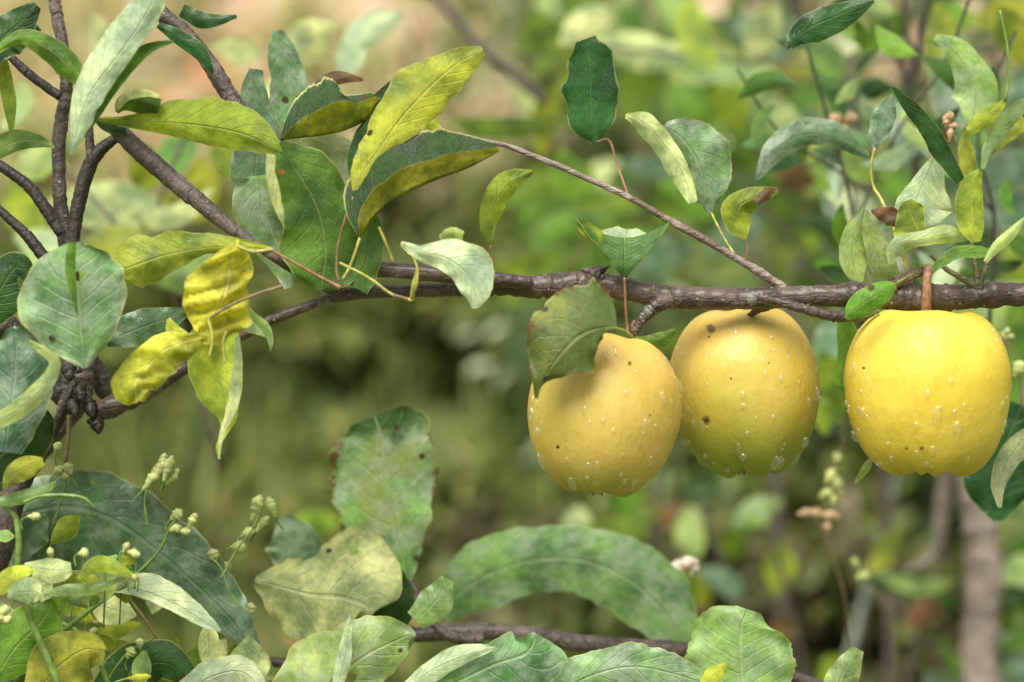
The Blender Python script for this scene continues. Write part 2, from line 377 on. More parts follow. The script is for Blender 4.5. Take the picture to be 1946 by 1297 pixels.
def island_mat(name, cols, rough=0.6, trans=0.3):
    q = NT(name); g = q.n('NewGeometry'); cr = q.n('ValToRGB'); q.l(g.outputs['Random Per Island'], cr.inputs[0])
    cr.color_ramp.interpolation = 'CONSTANT'
    e = cr.color_ramp.elements
    while len(e) < len(cols): e.new(0.5)
    for i, c in enumerate(cols): e[i].position = i / len(cols); e[i].color = (*c, 1)
    pb = q.n('BsdfPrincipled'); q.l(cr.outputs[0], pb.inputs['Base Color']); pb.inputs['Roughness'].default_value = rough
    tr = q.n('BsdfTranslucent'); q.l(cr.outputs[0], tr.inputs[0]); ms = q.n('MixShader'); ms.inputs[0].default_value = trans
    q.l(pb.outputs[0], ms.inputs[1]); q.l(tr.outputs[0], ms.inputs[2]); q.l(ms.outputs[0], q.out.inputs[0])
    return q.m
def grass():
    verts = []; faces = []; r = random.Random(3)
    for k in range(4200):
        y = 2.9 + 6.4 * r.random() ** 1.1; x = (r.random() - .5) * (0.62 * y + 1.6)
        if noise.noise(Vector((x * 1.6, y * 1.6, 3))) < -0.08: continue
        if x < 0.2 and y > 7.4 + noise.noise(Vector((x, y, 0))): continue
        for b in range(7):
            a = r.random() * 6.28; h = (0.05 + 0.13 * r.random()) * (1 + 2.2 * max(-.3, noise.noise(Vector((x * 1.7, y * 1.7, 9))))); wd = 0.004 + 0.006 * r.random()
            bx, by = x + r.gauss(0, .035), y + r.gauss(0, .035); z = gz(bx, by)
            dx, dy = math.cos(a), math.sin(a); lean = h * (0.2 + 0.8 * r.random())
            i = len(verts)
            verts += [Vector((bx - dy * wd, by + dx * wd, z)), Vector((bx + dy * wd, by - dx * wd, z)),
                      Vector((bx + dx * lean * .4 + dy * wd * .8, by + dy * lean * .4 - dx * wd * .8, z + h * .65)), Vector((bx + dx * lean * .4 - dy * wd * .8, by + dy * lean * .4 + dx * wd * .8, z + h * .65)),
                      Vector((bx + dx * lean, by + dy * lean, z + h))]
            faces += [(i, i + 1, i + 2, i + 3), (i + 3, i + 2, i + 4)]
    m = island_mat('grass_blades', [(0.055, 0.10, 0.012), (0.10, 0.145, 0.02), (0.14, 0.185, 0.03), (0.20, 0.22, 0.05), (0.035, 0.06, 0.01), (0.08, 0.12, 0.015)])
    o = mesh_obj('grass', verts, faces, m)
    tag(o, 'short olive green grass in tufts on the ground below the branches', 'grass', kind='stuff')
def litter():
    verts = []; faces = []; r = random.Random(11)
    for k in range(3400):
        y = 3 + 13 * r.random() ** 1.3; x = (r.random() - .5) * (0.62 * y + 1.6)
        if y < 7.5 and r.random() < 0.82: continue
        s = 0.03 + 0.05 * r.random() ** 2 + (0.10 if k % 9 == 0 and y > 8 else 0); a = r.random() * 6.28; z = gz(x, y) + 0.012
        ex = Vector((math.cos(a), math.sin(a), r.uniform(-.3, .5))) * s; ey = Vector((-math.sin(a), math.cos(a), r.uniform(-.3, .6))) * s * .5
        c = Vector((x, y, z + s * .4)); i = len(verts)
        up = Vector((0, 0, s * .25))
        verts += [c - ex, c - ex * .4 + ey + up, c + ex * .4 + ey + up, c + ex, c + ex * .4 - ey + up, c - ex * .4 - ey + up, c - ex * .4, c + ex * .4]
        faces += [(i, i + 6, i + 1), (i + 1, i + 6, i + 7, i + 2), (i + 2, i + 7, i + 3), (i + 3, i + 7, i + 4), (i + 4, i + 7, i + 6, i + 5), (i + 5, i + 6, i)]
    m = island_mat('fallen_leaf_litter', [(0.48, 0.22, 0.11), (0.60, 0.52, 0.30), (0.38, 0.16, 0.09), (0.66, 0.62, 0.44), (0.34, 0.36, 0.12), (0.55, 0.30, 0.18), (0.45, 0.44, 0.22)])
    o = mesh_obj('fallen_leaves', verts, faces, m)
    tag(o, 'fallen brown and cream leaves lying on the bare soil behind', 'leaf litter', kind='stuff')
grass(); litter()
# ------------------------------------------------------------------ far and middle background plants
PAL = {
 'straw': [(0.40, 0.42, 0.12), (0.60, 0.62, 0.34), (0.28, 0.34, 0.07), (0.62, 0.52, 0.30), (0.44, 0.24, 0.12), (0.34, 0.42, 0.10), (0.66, 0.70, 0.44)],
 'green': [(0.05, 0.12, 0.015), (0.11, 0.20, 0.03), (0.18, 0.26, 0.06), (0.50, 0.56, 0.36), (0.16, 0.21, 0.05), (0.03, 0.07, 0.015), (0.14, 0.24, 0.10)],
 'olive': [(0.11, 0.15, 0.025), (0.15, 0.19, 0.035), (0.17, 0.20, 0.04), (0.08, 0.11, 0.02), (0.22, 0.24, 0.06), (0.12, 0.16, 0.03)],
 'tan': [(0.26, 0.28, 0.10), (0.42, 0.38, 0.22), (0.22, 0.27, 0.06), (0.36, 0.34, 0.14), (0.16, 0.22, 0.04), (0.45, 0.44, 0.24)],
 'brown': [(0.08, 0.08, 0.03), (0.11, 0.10, 0.05), (0.10, 0.13, 0.02), (0.15, 0.18, 0.04), (0.07, 0.07, 0.02), (0.16, 0.12, 0.07)],
}
PM = {k: island_mat('foliage_' + k, v, 0.5, 0.35) for k, v in PAL.items()}
def crown_shrub(xp, D, h, rad, pal, label, n=750, lf=0.085, seed=0, group=None):
    r = random.Random(seed * 13 + 5); X = (xp - 973) * S * D; z0 = gz(X, D) - 0.02; base = Vector((X, D, z0))
    e = empty('shrub', base, label, 'shrub', group)
    verts = []; faces = []
    cl = [(Vector((r.gauss(0, .5), r.gauss(0, .5), r.uniform(.15, 1.0))), r.uniform(.25, .45)) for _ in range(11)]
    for k in range(n):
        c, cr = r.choice(cl); v = Vector((r.gauss(0, 1), r.gauss(0, 1), r.gauss(0, 1))).normalized() * cr * r.random() ** .4
        q = base + Vector(((c.x + v.x) * rad, (c.y + v.y) * rad, max(.03, (c.z + v.z * .8)) * h))
        s = lf * r.uniform(.6, 1.3); a = Vector((r.gauss(0, 1), r.gauss(0, 1), r.gauss(-.3, .7))).normalized(); b_ = a.cross(Vector((r.gauss(0, .4), r.gauss(0, .4), 1))).normalized(); up = b_.cross(a)
        i = len(verts)
        for t, w_, dz in ((0, .04, 0), (.3, .24, .06), (.65, .22, .04), (1, .02, -.1)):
            m = q + a * s * t + up * s * dz
            verts += [m - b_ * s * w_ + up * s * .07, m, m + b_ * s * w_ + up * s * .07]
        for j in range(3):
            o_ = i + 3 * j; faces += [(o_, o_ + 1, o_ + 4, o_ + 3), (o_ + 1, o_ + 2, o_ + 5, o_ + 4)]
    part('foliage', verts, faces, PM[pal], e)
    for k in range(4):
        c = cl[k][0]; vs = []; fs = []; tip = base + Vector((c.x * rad, c.y * rad, c.z * h))
        for j in range(7):
            t = j / 6; m = base.lerp(tip, t) + Vector((math.sin(t * 3 + k) * .02, 0, 0)); rr = .010 * (1 - .6 * t)
            for w_ in range(6): vs.append(m + Vector((math.cos(w_ * 1.047) * rr, math.sin(w_ * 1.047) * rr, 0)))
        for j in range(6):
            for w_ in range(6): fs.append((j * 6 + w_, j * 6 + (w_ + 1) % 6, j * 6 + 6 + (w_ + 1) % 6, j * 6 + 6 + w_))
        part('stem', vs, fs, BARK_G, e)
    return e
G1 = 'straw coloured shrubs beyond the bare soil'; G2 = 'green shrubs behind the branch'; G3 = 'low olive shrubs in the grass'
for i, (xp, D, h, rad, pal, lab, g_) in enumerate([
    (90, 11.0, .80, .50, 'straw', 'far blurred straw and cream shrub in the upper left', G1), (330, 12.5, .62, .50, 'straw', 'far straw coloured shrub seen between the two grey limbs at top left', G1), (560, 11.5, .55, .42, 'straw', 'far straw coloured shrub blurred behind the top of the central leaf cluster', G1),
    (860, 12.5, .75, .50, 'straw', 'far straw coloured shrub behind the tip of the tall upright leaf', G1), (990, 10.0, .95, .45, 'green', 'far green shrub just right of the top centre', G2),
    (40, 7.6, .42, .45, 'straw', 'pale yellow green shrub behind the dark upright stems', G1), (300, 7.2, .40, .40, 'straw', 'pale yellow green shrub behind the crumpled yellow leaves', G1),
    (520, 7.8, .34, .40, 'tan', 'tan and olive shrub blurred behind the central leaf cluster', G3), (760, 7.4, .30, .42, 'tan', 'tan and olive shrub blurred between the central cluster and the small narrow leaf', G3), (960, 7.0, .38, .36, 'olive', 'olive shrub blurred above the middle of the branch', G3),
    (1130, 7.0, 1.25, .42, 'green', 'tall green shrub behind the dark hanging leaf', G2), (1340, 6.4, 1.35, .48, 'green', 'tall green shrub behind the thin side twig', G2), (1580, 6.0, 1.35, .50, 'green', 'tall green shrub above the middle apple', G2),
    (1800, 5.4, 1.40, .45, 'green', 'tall green shrub behind the upper right shoots', G2), (1960, 5.0, 1.45, .40, 'green', 'tall green shrub cut by the right edge', G2),
    (200, 5.4, .34, .34, 'olive', 'low olive shrub blurred under the yellow leaves', G3), (470, 5.8, .36, .34, 'olive', 'low olive shrub blurred under the left part of the branch', G3), (690, 5.2, .36, .30, 'olive', 'low olive shrub blurred above the spotted leaf', G3),
    (900, 5.4, .40, .32, 'olive', 'low olive shrub blurred left of the leftmost apple', G3), (1090, 4.6, .46, .28, 'green', 'low green shrub behind the leftmost apple', G2), (1300, 4.2, .50, .28, 'green', 'low green shrub between the two left apples', G2),
    (1500, 4.4, .60, .30, 'olive', 'low olive shrub behind the middle apple', G3), (1700, 4.0, .55, .26, 'green', 'low green shrub between the two right apples', G2), (1900, 3.8, .60, .26, 'green', 'low green shrub right of the rightmost apple', G2),
    (850, 3.9, .22, .22, 'olive', 'dark olive low growth behind the arching leaf', G3), (1010, 3.7, .20, .22, 'brown', 'dark brownish low growth straight below the leftmost apple', G3), (560, 3.9, .25, .24, 'olive', 'low olive growth behind the cream buds', G3),
    (1250, 3.6, .24, .20, 'olive', 'low olive growth between arching leaf and trunk', G3), (1430, 3.5, .26, .20, 'brown', 'low brown and olive growth below the middle apple', G3), (1620, 3.5, .28, .20, 'olive', 'low olive growth below the rightmost apple', G3), (1780, 3.3, .26, .18, 'brown', 'low brown growth beside the background trunk', G3)]):
    crown_shrub(xp, D, h, rad, pal, lab, n=650, seed=i, group=g_, lf=.085 if D > 5 else .06)
def rleaf(parent, d, x, y, ln, wd, ang, mat, r, nu=4, nv=9):
    """a leaf of length ln, half width wd px, lying at angle ang, with its own bend"""
    a = R(ang); dx, dy = math.cos(a), -math.sin(a); bend = r.uniform(-.22, .22) * ln
    nx, ny = -dy, dx; z = r.uniform(-.35, .35) * ln
    sec = []
    for k, f in enumerate((0.06, 0.75, 1.0, 0.8, 0.06)):
        t = k / 4 - .5; b = bend * (1 - 4 * t * t)
        sec.append((x + dx * ln * t + nx * b, y + dy * ln * t + ny * b, wd * f, wd * f * r.uniform(.55, 1), z * t * 2))
    f1 = r.uniform(-.4, .7)
    return leaf(parent, d, sec, mat, fl=f1, fr=r.uniform(-.4, .7), rip=0.12, nu=nu, nv=nv, ragged=0.03)

def bush(label, cat, d, stem, leaves, name='shrub', group=None, smat=None, seed=1, rscale=1.0):
    """stem: list of tubes in px; leaves: (x,y,len,halfwidth,angle,mat[,dd])"""
    r = random.Random(seed)
    e = empty(name, P(stem[0][0][0], stem[0][0][1], d), label, cat, group)
    for s in stem: tube('stem', s, d, smat or BARK_G, e, seg=8, per=6)
    for L in leaves:
        x, y, ln, wd, an, m = L[:6]; dd = L[6] if len(L) > 6 else r.uniform(-.06, .10)
        rleaf(e, d + dd, x, y, ln, wd, an, m, r)
    return e
def scatter(seed, n, boxes, mats, ln=(70, 150), ang=(0, 360), asp=(.16, .28)):
    r = random.Random(seed); out = []
    for k in range(n):
        b = boxes[k % len(boxes)]
        l = r.uniform(*ln)
        out.append((r.uniform(b[0], b[2]), r.uniform(b[1], b[3]), l, l * r.uniform(*asp), r.uniform(*ang), r.choice(mats)))
    return out

# a big shrub well behind, filling the upper right
bush('tall leafy shrub filling the blurred upper right background', 'shrub', 2.6,
     [[(1500, 1500, 14), (1480, 900, 12), (1520, 400, 9), (1500, -60, 6)], [(1505, 700, 8), (1650, 350, 7), (1750, -40, 5)], [(1490, 600, 8), (1300, 250, 6), (1180, -40, 4)]],
     scatter(21, 96, [(1040, 0, 1500, 260), (1350, 0, 1960, 420), (1000, 20, 1300, 200), (1100, 120, 1500, 420)],
             ['green', 'mott', 'dark', 'dull', 'lgreen', 'cream', 'green', 'mott'], (90, 170)), seed=5)
bush('low bushy shrub half hidden between the branch and the ground on the right', 'shrub', 2.9,
     [[(1250, 1400, 10), (1240, 700, 8), (1200, 320, 5)], [(1240, 800, 6), (1400, 520, 5)]],
     scatter(22, 60, [(980, 330, 1400, 560), (1280, 330, 1620, 560), (1000, 400, 1250, 700)],
             ['green', 'olive', 'green', 'mott', 'lgreen'], (80, 150), (-10, 60)), seed=6)
bush('full leafy shrub closing the gaps behind the upper right of the branch', 'shrub', 2.1,
     [[(1700, 1500, 12), (1680, 900, 10), (1640, 400, 8), (1600, -60, 5)], [(1660, 600, 7), (1850, 300, 6), (1920, -40, 4)], [(1660, 650, 6), (1400, 330, 5), (1250, 100, 3)]],
     scatter(51, 70, [(1250, 20, 1700, 330), (1500, 150, 1960, 520), (1150, 150, 1450, 420), (1540, 480, 1960, 760)], ['green', 'mott', 'green', 'dark', 'teal', 'dull'], (90, 170)), seed=55)
WS = 1.25
# nearer twigs with their own leaves, upper right
bush('forked dark twig with broad leaves behind the upper right corner', 'shrub', 1.45,
     [[(1735, 640, 9), (1745, 400, 8), (1730, 190, 8), (1740, 120, 7), (1760, 20, 6), (1765, -30, 5)], [(1733, 185, 6), (1710, 120, 6), (1690, 60, 5), (1660, -20, 4)],
      [(1742, 110, 5), (1722, 60, 5), (1715, -20, 4)]],
     [(1850, 145, 190, 62, -70, 'teal'), (1660, 175, 80, 22, 15, 'dark'), (1800, 125, 90, 24, 60, 'lgreen'), (1905, 330, 150, 40, 35, 'teal'), (1935, 180, 130, 30, 80, 'teal'),
      (1840, 205, 120, 30, -20, 'dark'), (1920, 70, 130, 32, 110, 'olive'), (1610, 90, 120, 26, 10, 'pale'), (1560, 120, 110, 30, -60, 'green'),
      (1700, 250, 120, 32, -70, 'teal'), (1770, 60, 110, 26, -100, 'lime'), (1780, 240, 60, 20, 70, 'rust', .12), (1910, 400, 140, 38, 20, 'teal'), (1870, 360, 120, 28, 70, 'lgreen'),
      (1680, 60, 110, 30, 40, 'green'), (1640, 30, 120, 30, 5, 'lgreen'), (1800, 20, 110, 32, 170, 'green'), (1900, 20, 120, 30, 20, 'lime'), (1880, 560, 180, 40, 15, 'lgreen'),
      (1840, 640, 120, 34, -30, 'lime'), (1935, 620, 130, 34, 100, 'green'), (1790, 430, 120, 34, 10, 'teal'), (1930, 480, 120, 40, 60, 'olive'), (1600, 420, 120, 36, -50, 'pale'),
      (1570, 640, 120, 30, 70, 'teal'), (1580, 730, 130, 30, 110, 'olive'), (1590, 790, 90, 26, 60, 'olive')],
     name='twig', seed=8, smat=BARK_D)
bush('blurred leafy spray running across the top behind the hanging dark leaf', 'shrub', 1.75,
     [[(1040, 195, 11), (985, 150, 11), (920, 95, 10), (860, 30, 9), (800, -30, 9)], [(1900, 95, 4), (1500, 120, 4), (1250, 100, 4), (1060, 90, 4), (985, 150, 4)]],
     [(1230, 85, 200, 32, 175, 'cream'), (1120, 55, 130, 30, 30, 'cream'), (1370, 115, 210, 22, -3, 'lgreen'), (1050, 60, 120, 28, 130, 'green'), (1330, 65, 150, 34, 110, 'olive'),
      (1450, 60, 130, 30, 60, 'cream'), (1240, 180, 160, 36, 80, 'green'), (1360, 200, 170, 50, 60, 'green'), (1420, 180, 150, 40, 85, 'olive'), (1050, 230, 150, 26, 75, 'olive'),
      (950, 225, 190, 22, 0, 'green'), (1100, 130, 140, 22, 60, 'olive'), (1480, 200, 140, 34, -35, 'cream'), (1300, 390, 120, 36, -35, 'green'), (1340, 130, 160, 34, 15, 'lgreen'),
      (1040, 420, 150, 18, 25, 'green'), (1090, 450, 170, 20, 15, 'green'), (1150, 400, 130, 16, 30, 'olive'), (1240, 500, 170, 40, 20, 'teal'), (1000, 500, 130, 18, 5, 'olive'),
      (1530, 340, 60, 40, 80, 'brown'), (1110, 330, 130, 34, -50, 'green'), (1180, 490, 170, 26, 30, 'green')],
     name='twig', seed=9)
bush('half blurred twiggy spray with many small leaves just behind the upper right shoots', 'shrub', 1.22,
     [[(1640, 620, 4), (1620, 400, 4), (1560, 180, 3), (1500, -30, 3)], [(1625, 430, 3), (1700, 260, 3), (1790, 130, 3), (1850, -20, 3)], [(1880, 620, 4), (1890, 420, 4), (1860, 250, 3), (1930, 60, 3)], [(1600, 330, 3), (1480, 250, 2.5), (1400, 130, 2.5)], [(1885, 400, 3), (1820, 330, 2.5), (1760, 300, 2)]],
     scatter(63, 52, [(1420, 60, 1640, 330), (1560, 20, 1800, 330), (1740, 60, 1960, 420), (1540, 300, 1700, 520), (1760, 420, 1960, 560)], ['green', 'dark', 'teal', 'green', 'lgreen', 'mott', 'glauc', 'pale'], (60, 125), asp=(.11, .19)), name='twig', seed=64, smat=BARK_D)
# pale blurred leaves, upper left
bush('pale out of focus leafy stalks behind the dark stems on the left', 'shrub', 1.4,
     [[(420, 900, 5), (330, 560, 5), (300, 400, 4), (380, 200, 4)], [(330, 560, 4), (150, 350, 4), (40, 280, 3)]],
     [(205, 400, 250, 40, -4, 'cream'), (320, 380, 180, 20, 15, 'cream'), (270, 320, 100, 26, 80, 'olive'), (60, 400, 130, 34, 120, 'lime'), (230, 490, 160, 34, -20, 'ygreen'),
      (690, 90, 170, 28, 60, 'pale'), (600, 95, 120, 40, 50, 'cream'), (450, 100, 100, 24, -10, 'cream'), (340, 300, 130, 30, 60, 'green'), (390, 350, 110, 30, 100, 'lime'),
      (60, 500, 120, 40, -55, 'lgreen'), (200, 520, 200, 34, 10, 'olive'), (340, 540, 240, 44, -15, 'lgreen'), (20, 200, 110, 22, 70, 'lgreen'), (320, 430, 150, 30, 10, 'lime'),
      (180, 60, 70, 16, 100, 'cream'), (430, 290, 100, 30, 90, 'olive'), (80, 330, 100, 30, 20, 'lgreen'), (720, 60, 110, 22, 40, 'pale'), (520, 190, 120, 22, 60, 'cream')],
     name='twig', seed=10)
# lower right: stalks and leaves at ground level
bush('sparse weedy plant with olive leaves behind the three apples at lower right', 'shrub', 1.9,
     [[(1560, 1400, 6), (1500, 1150, 5), (1465, 1000, 5), (1450, 860, 4)], [(1700, 1400, 6), (1745, 1200, 6), (1760, 1130, 5), (1800, 1050, 4)], [(1350, 1350, 6), (1390, 1150, 5), (1330, 960, 4)]],
     [(1480, 1080, 110, 30, 80, 'olive'), (1390, 1030, 90, 28, 60, 'green'), (1440, 980, 110, 24, 30, 'lgreen'), (1370, 1110, 100, 22, -30, 'teal'), (1320, 1010, 100, 30, 100, 'lgreen'),
      (1730, 1130, 190, 30, -18, 'dark'), (1745, 1095, 160, 16, -5, 'lgreen'), (1490, 1190, 60, 20, 20, 'brown'), (1320, 1170, 60, 22, 40, 'brown'), (1760, 1175, 80, 26, 30, 'brown'),
      (1230, 930, 170, 38, 60, 'green'), (1160, 985, 190, 30, 12, 'green'), (1330, 1100, 110, 30, 110, 'olive'), (1280, 1000, 90, 24, 150, 'brown'), (1680, 1050, 100, 20, 60, 'lime'),
      (1840, 1260, 150, 12, -50, 'green'), (1590, 1280, 90, 34, 40, 'olive'), (1800, 1290, 90, 26, 160, 'teal'), (1460, 1240, 70, 24, 70, 'brown'), (600, 1000, 90, 24, 0, 'olive'), (1100, 1000, 80, 24, 90, 'cream')],
     name='weed', seed=12)
e = empty('stick', P(1662, 1010, 2.3), 'pale grey stick leaning in the blur left of the background trunk', 'stick')
tube('shaft', [(1706, 890, 7), (1694, 950, 7), (1678, 1010, 8), (1650, 1110, 8), (1600, 1300, 9), (1560, 1500, 9)], 2.3, plain_mat('stick_grey', (0.20, 0.23, 0.20), 0.8, scale=60), e, seg=8)
# the slender tree at lower right
tr = empty('tree', P(1862, 2000, 1.75), 'slender tree with a pinkish grey trunk behind the rightmost apple', 'tree')
tube('trunk', [(1862, 2600, 52), (1862, 1700, 46), (1862, 1300, 38), (1866, 1150, 34), (1868, 1040, 33), (1850, 930, 30), (1822, 840, 25), (1800, 700, 20), (1795, 500, 16)], 1.75, BARK_T, tr, seg=20, bumps=0.12, knots=0.25)
tube('limb', [(1868, 1040, 24), (1880, 980, 18), (1915, 880, 14), (1960, 740, 11), (2010, 600, 9)], 1.75, BARK_T, tr, seg=14)
tube('limb', [(1720, 1085, 6), (1765, 1065, 11), (1785, 1020, 15), (1795, 940, 17), (1812, 860, 18), (1830, 800, 14)], 1.78, BARK_T, tr, seg=14)
r_ = random.Random(31)
for L in scatter(33, 26, [(1880, 900, 1960, 1250), (1850, 780, 1960, 950), (1900, 1080, 1960, 1297)], ['teal', 'green', 'dark', 'lgreen'], (90, 150)):
    rleaf(tr, 1.75 + r_.uniform(0, .15), *L[:5], L[5], r_)

# ------------------------------------------------------------------ apples
WS = 1.07
def apple_place(cx, cy, d, tilt, lean):
    return Matrix.LocRotScale(P(cx, cy, d), (Matrix.Rotation(R(lean), 3, 'Y') @ Matrix.Rotation(R(-tilt), 3, 'X')).to_euler(), None)
def apple_mat(name, c1, c2, green, gz0, gz1, top_peach=0.0, seed=0.0, place=None, marks=()):
    q = NT(name); oc = q.n('TexCoord').outputs['Object']
    ad = q.n('VectorMath', operation='ADD'); q.l(oc, ad.inputs[0]); ad.inputs[1].default_value = (seed, seed * .7, 0); pos = ad.outputs[0]
    sep = q.n('SeparateXYZ'); q.l(oc, sep.inputs[0])
    n1 = q.noise(28, 4, 0.6, pos); n2 = q.noise(170, 4, 0.65, pos)
    mp = q.n('Mapping'); mp.inputs['Scale'].default_value = (1, 1, 0.14); q.l(pos, mp.inputs[0]); n3 = q.noise(420, 3, 0.6, mp.outputs[0])
    col = q.mix(q.step(n1, 0.35, 0.68), c1, c2)
    col = q.mix(q.step(q.noise(16, 3, 0.6, pos), 0.5, 0.7, 0, 0.35), col, tuple(x * y for x, y in zip(green, (1.5, 1.35, 1.2))))
    col = q.mix(q.step(n3, 0.45, 0.75, 0, 0.30), col, tuple(x * y for x, y in zip(c2, (1.05, .8, .5))))
    gm = q.step(q.math('ADD', sep.outputs[2], q.math('MULTIPLY_ADD', n1, 0.02, -0.01)), gz1, gz0)
    gside = q.step(q.math('ADD', sep.outputs[0], q.math('MULTIPLY', n1, 0.01)), 0.02, -0.03)
    col = q.mix(q.math('MULTIPLY', gm, 0.85), col, green)
    if top_peach: col = q.mix(q.math('MULTIPLY', q.step(sep.outputs[2], 0.01, 0.035), top_peach), col, (0.80, 0.42, 0.16))  # peach tone increasing towards the top
    col = q.mix(q.step(n2, 0.5, 0.72, 0, 0.22), col, tuple(x * .55 for x in c2))
    # lenticels
    for sc_, th, c, kk in ((520, 0.19, (0.36, 0.22, 0.05), 0.5), (380, 0.11, (0.85, 0.75, 0.35), 0.3)):
        vv = q.voro(sc_, pos); lm = q.step(vv.outputs['Distance'], th, th * .5)
        sp = q.n('SeparateColor'); q.l(vv.outputs['Color'], sp.inputs[0]); lm = q.math('MULTIPLY', lm, q.math('LESS_THAN', sp.outputs[0], 0.35))
        col = q.mix(q.math('MULTIPLY', lm, kk), col, c)
    vv = q.voro(62, pos); lm = q.step(q.math('ADD', vv.outputs['Distance'], q.math('MULTIPLY', n2, .08)), 0.085, 0.055)
    sp = q.n('SeparateColor'); q.l(vv.outputs['Color'], sp.inputs[0]); lm = q.math('MULTIPLY', lm, q.math('LESS_THAN', sp.outputs[0], 0.16))
    col = q.mix(lm, col, (0.07, 0.035, 0.015))
    for mx, my, mr in marks:
        mr *= 0.55 if mr < 6 else 0.75
        cx, cy, d = place[:3]; rad = 148 * S * d; off = math.hypot(mx - cx, my - cy) * S * d
        lp = apple_place(*place).inverted() @ P(mx, my, d - math.sqrt(max(1e-6, rad * rad - off * off)))
        sb = q.n('VectorMath', operation='SUBTRACT'); q.l(oc, sb.inputs[0]); sb.inputs[1].default_value = lp; sc_ = q.n('VectorMath', operation='MULTIPLY'); q.l(sb.outputs[0], sc_.inputs[0]); sc_.inputs[1].default_value = (1, .15, 1)
        dn = q.n('VectorMath', operation='LENGTH'); q.l(sc_.outputs[0], dn.inputs[0])
        dd = q.math('ADD', dn.outputs['Value'], q.math('MULTIPLY_ADD', n2, 0.0022, -0.0011))
        col = q.mix(q.step(dd, mr * S * 1.7, mr * S * 1.0), col, (0.20, 0.12, 0.03)); col = q.mix(q.step(dd, mr * S * .8, mr * S * .4), col, (0.03, 0.015, 0.01))
    # russet round the cavities
    rr = q.math('POWER', q.math('ADD', q.math('MULTIPLY', sep.outputs[0], sep.outputs[0]), q.math('MULTIPLY', sep.outputs[1], sep.outputs[1])), 0.5)
    rus = q.math('MULTIPLY', q.step(q.math('ADD', rr, q.math('MULTIPLY', n2, .006)), 0.016, 0.007), 0.55)
    col = q.mix(rus, col, (0.34, 0.22, 0.06))
    pb = q.n('BsdfPrincipled'); q.l(col, pb.inputs['Base Color'])
    q.setin(pb.inputs['Roughness'], q.step(n2, 0.3, 0.7, 0.36, 0.58)); pb.inputs['Specular IOR Level'].default_value = 0.45
    pb.inputs['Subsurface Weight'].default_value = 0.08; pb.inputs['Subsurface Radius'].default_value = (1, .6, .15); pb.inputs['Subsurface Scale'].default_value = 0.004
    h = q.math('ADD', n3, q.math('MULTIPLY', n2, 1.5)); h = q.math('ADD', h, q.math('MULTIPLY', n1, 5.0))
    q.l(q.bump(h, 0.35, 0.0006), pb.inputs['Normal']); q.l(pb.outputs[0], q.out.inputs[0])
    return q.m
q = NT('water'); fr = q.n('Fresnel'); fr.inputs['IOR'].default_value = 1.6; ge = q.n('NewGeometry')
gl = q.n('BsdfGlossy'); gl.inputs['Roughness'].default_value = 0.03; df = q.n('BsdfTranslucent'); df.inputs[0].default_value = (1, .97, .85, 1)
d2 = q.n('BsdfDiffuse'); d2.inputs[0].default_value = (1, .97, .85, 1); md = q.n('MixShader'); q.l(df.outputs[0], md.inputs[1]); q.l(d2.outputs[0], md.inputs[2])
tp = q.n('BsdfTransparent'); m1 = q.n('MixShader'); m1.inputs[0].default_value = 0.09; q.l(tp.outputs[0], m1.inputs[1]); q.l(md.outputs[0], m1.inputs[2]); ms = q.n('MixShader')  # whitish share paints in the light that clear drops gather
q.l(q.math('MULTIPLY', q.math('MULTIPLY', fr.outputs[0], 1.6, clamp=True), q.math('SUBTRACT', 1.0, ge.outputs['Backfacing'])), ms.inputs[0])
q.l(m1.outputs[0], ms.inputs[1]); q.l(gl.outputs[0], ms.inputs[2]); q.l(ms.outputs[0], q.out.inputs[0]); WATER = q.m
def drop_mesh():
    me = bpy.data.meshes.new('water_droplet'); vs = []; fs = []; n, m = 12, 8
    for i in range(m + 1):
        a = math.pi * i / m
        for k in range(n):
            b = 2 * math.pi * k / n
            z = math.cos(a); vs.append((math.sin(a) * math.cos(b), math.sin(a) * math.sin(b) * (1.0 if math.sin(b) > 0 else 1.25), z * 0.75))
    for i in range(m):
        for k in range(n): fs.append((i * n + k, (i + 1) * n + k, (i + 1) * n + (k + 1) % n, i * n + (k + 1) % n))
    me.from_pydata(vs, [], fs); me.polygons.foreach_set('use_smooth', [True] * len(me.polygons)); me.materials.append(WATER); me.update(); return me
DROP = drop_mesh()
PROF = {   # (radius, height) from the stem cavity down, radius 0.5 = widest
 'flat': [(0, .885), (.04, .895), (.10, .93), (.17, .975), (.25, 1.0), (.335, .968), (.41, .89), (.465, .78), (.497, .65), (.498, .53), (.482, .39), (.443, .25), (.383, .125), (.305, .04), (.22, .005), (.155, .01), (.10, .04), (.05, .07), (0, .075)],
 'oval': [(0, .93), (.04, .94), (.09, .965), (.15, .99), (.22, .998), (.30, .965), (.38, .89), (.45, .775), (.49, .65), (.50, .52), (.485, .40), (.445, .27), (.38, .155), (.30, .07), (.22, .02), (.155, .008), (.10, .03), (.05, .05), (0, .055)],
}
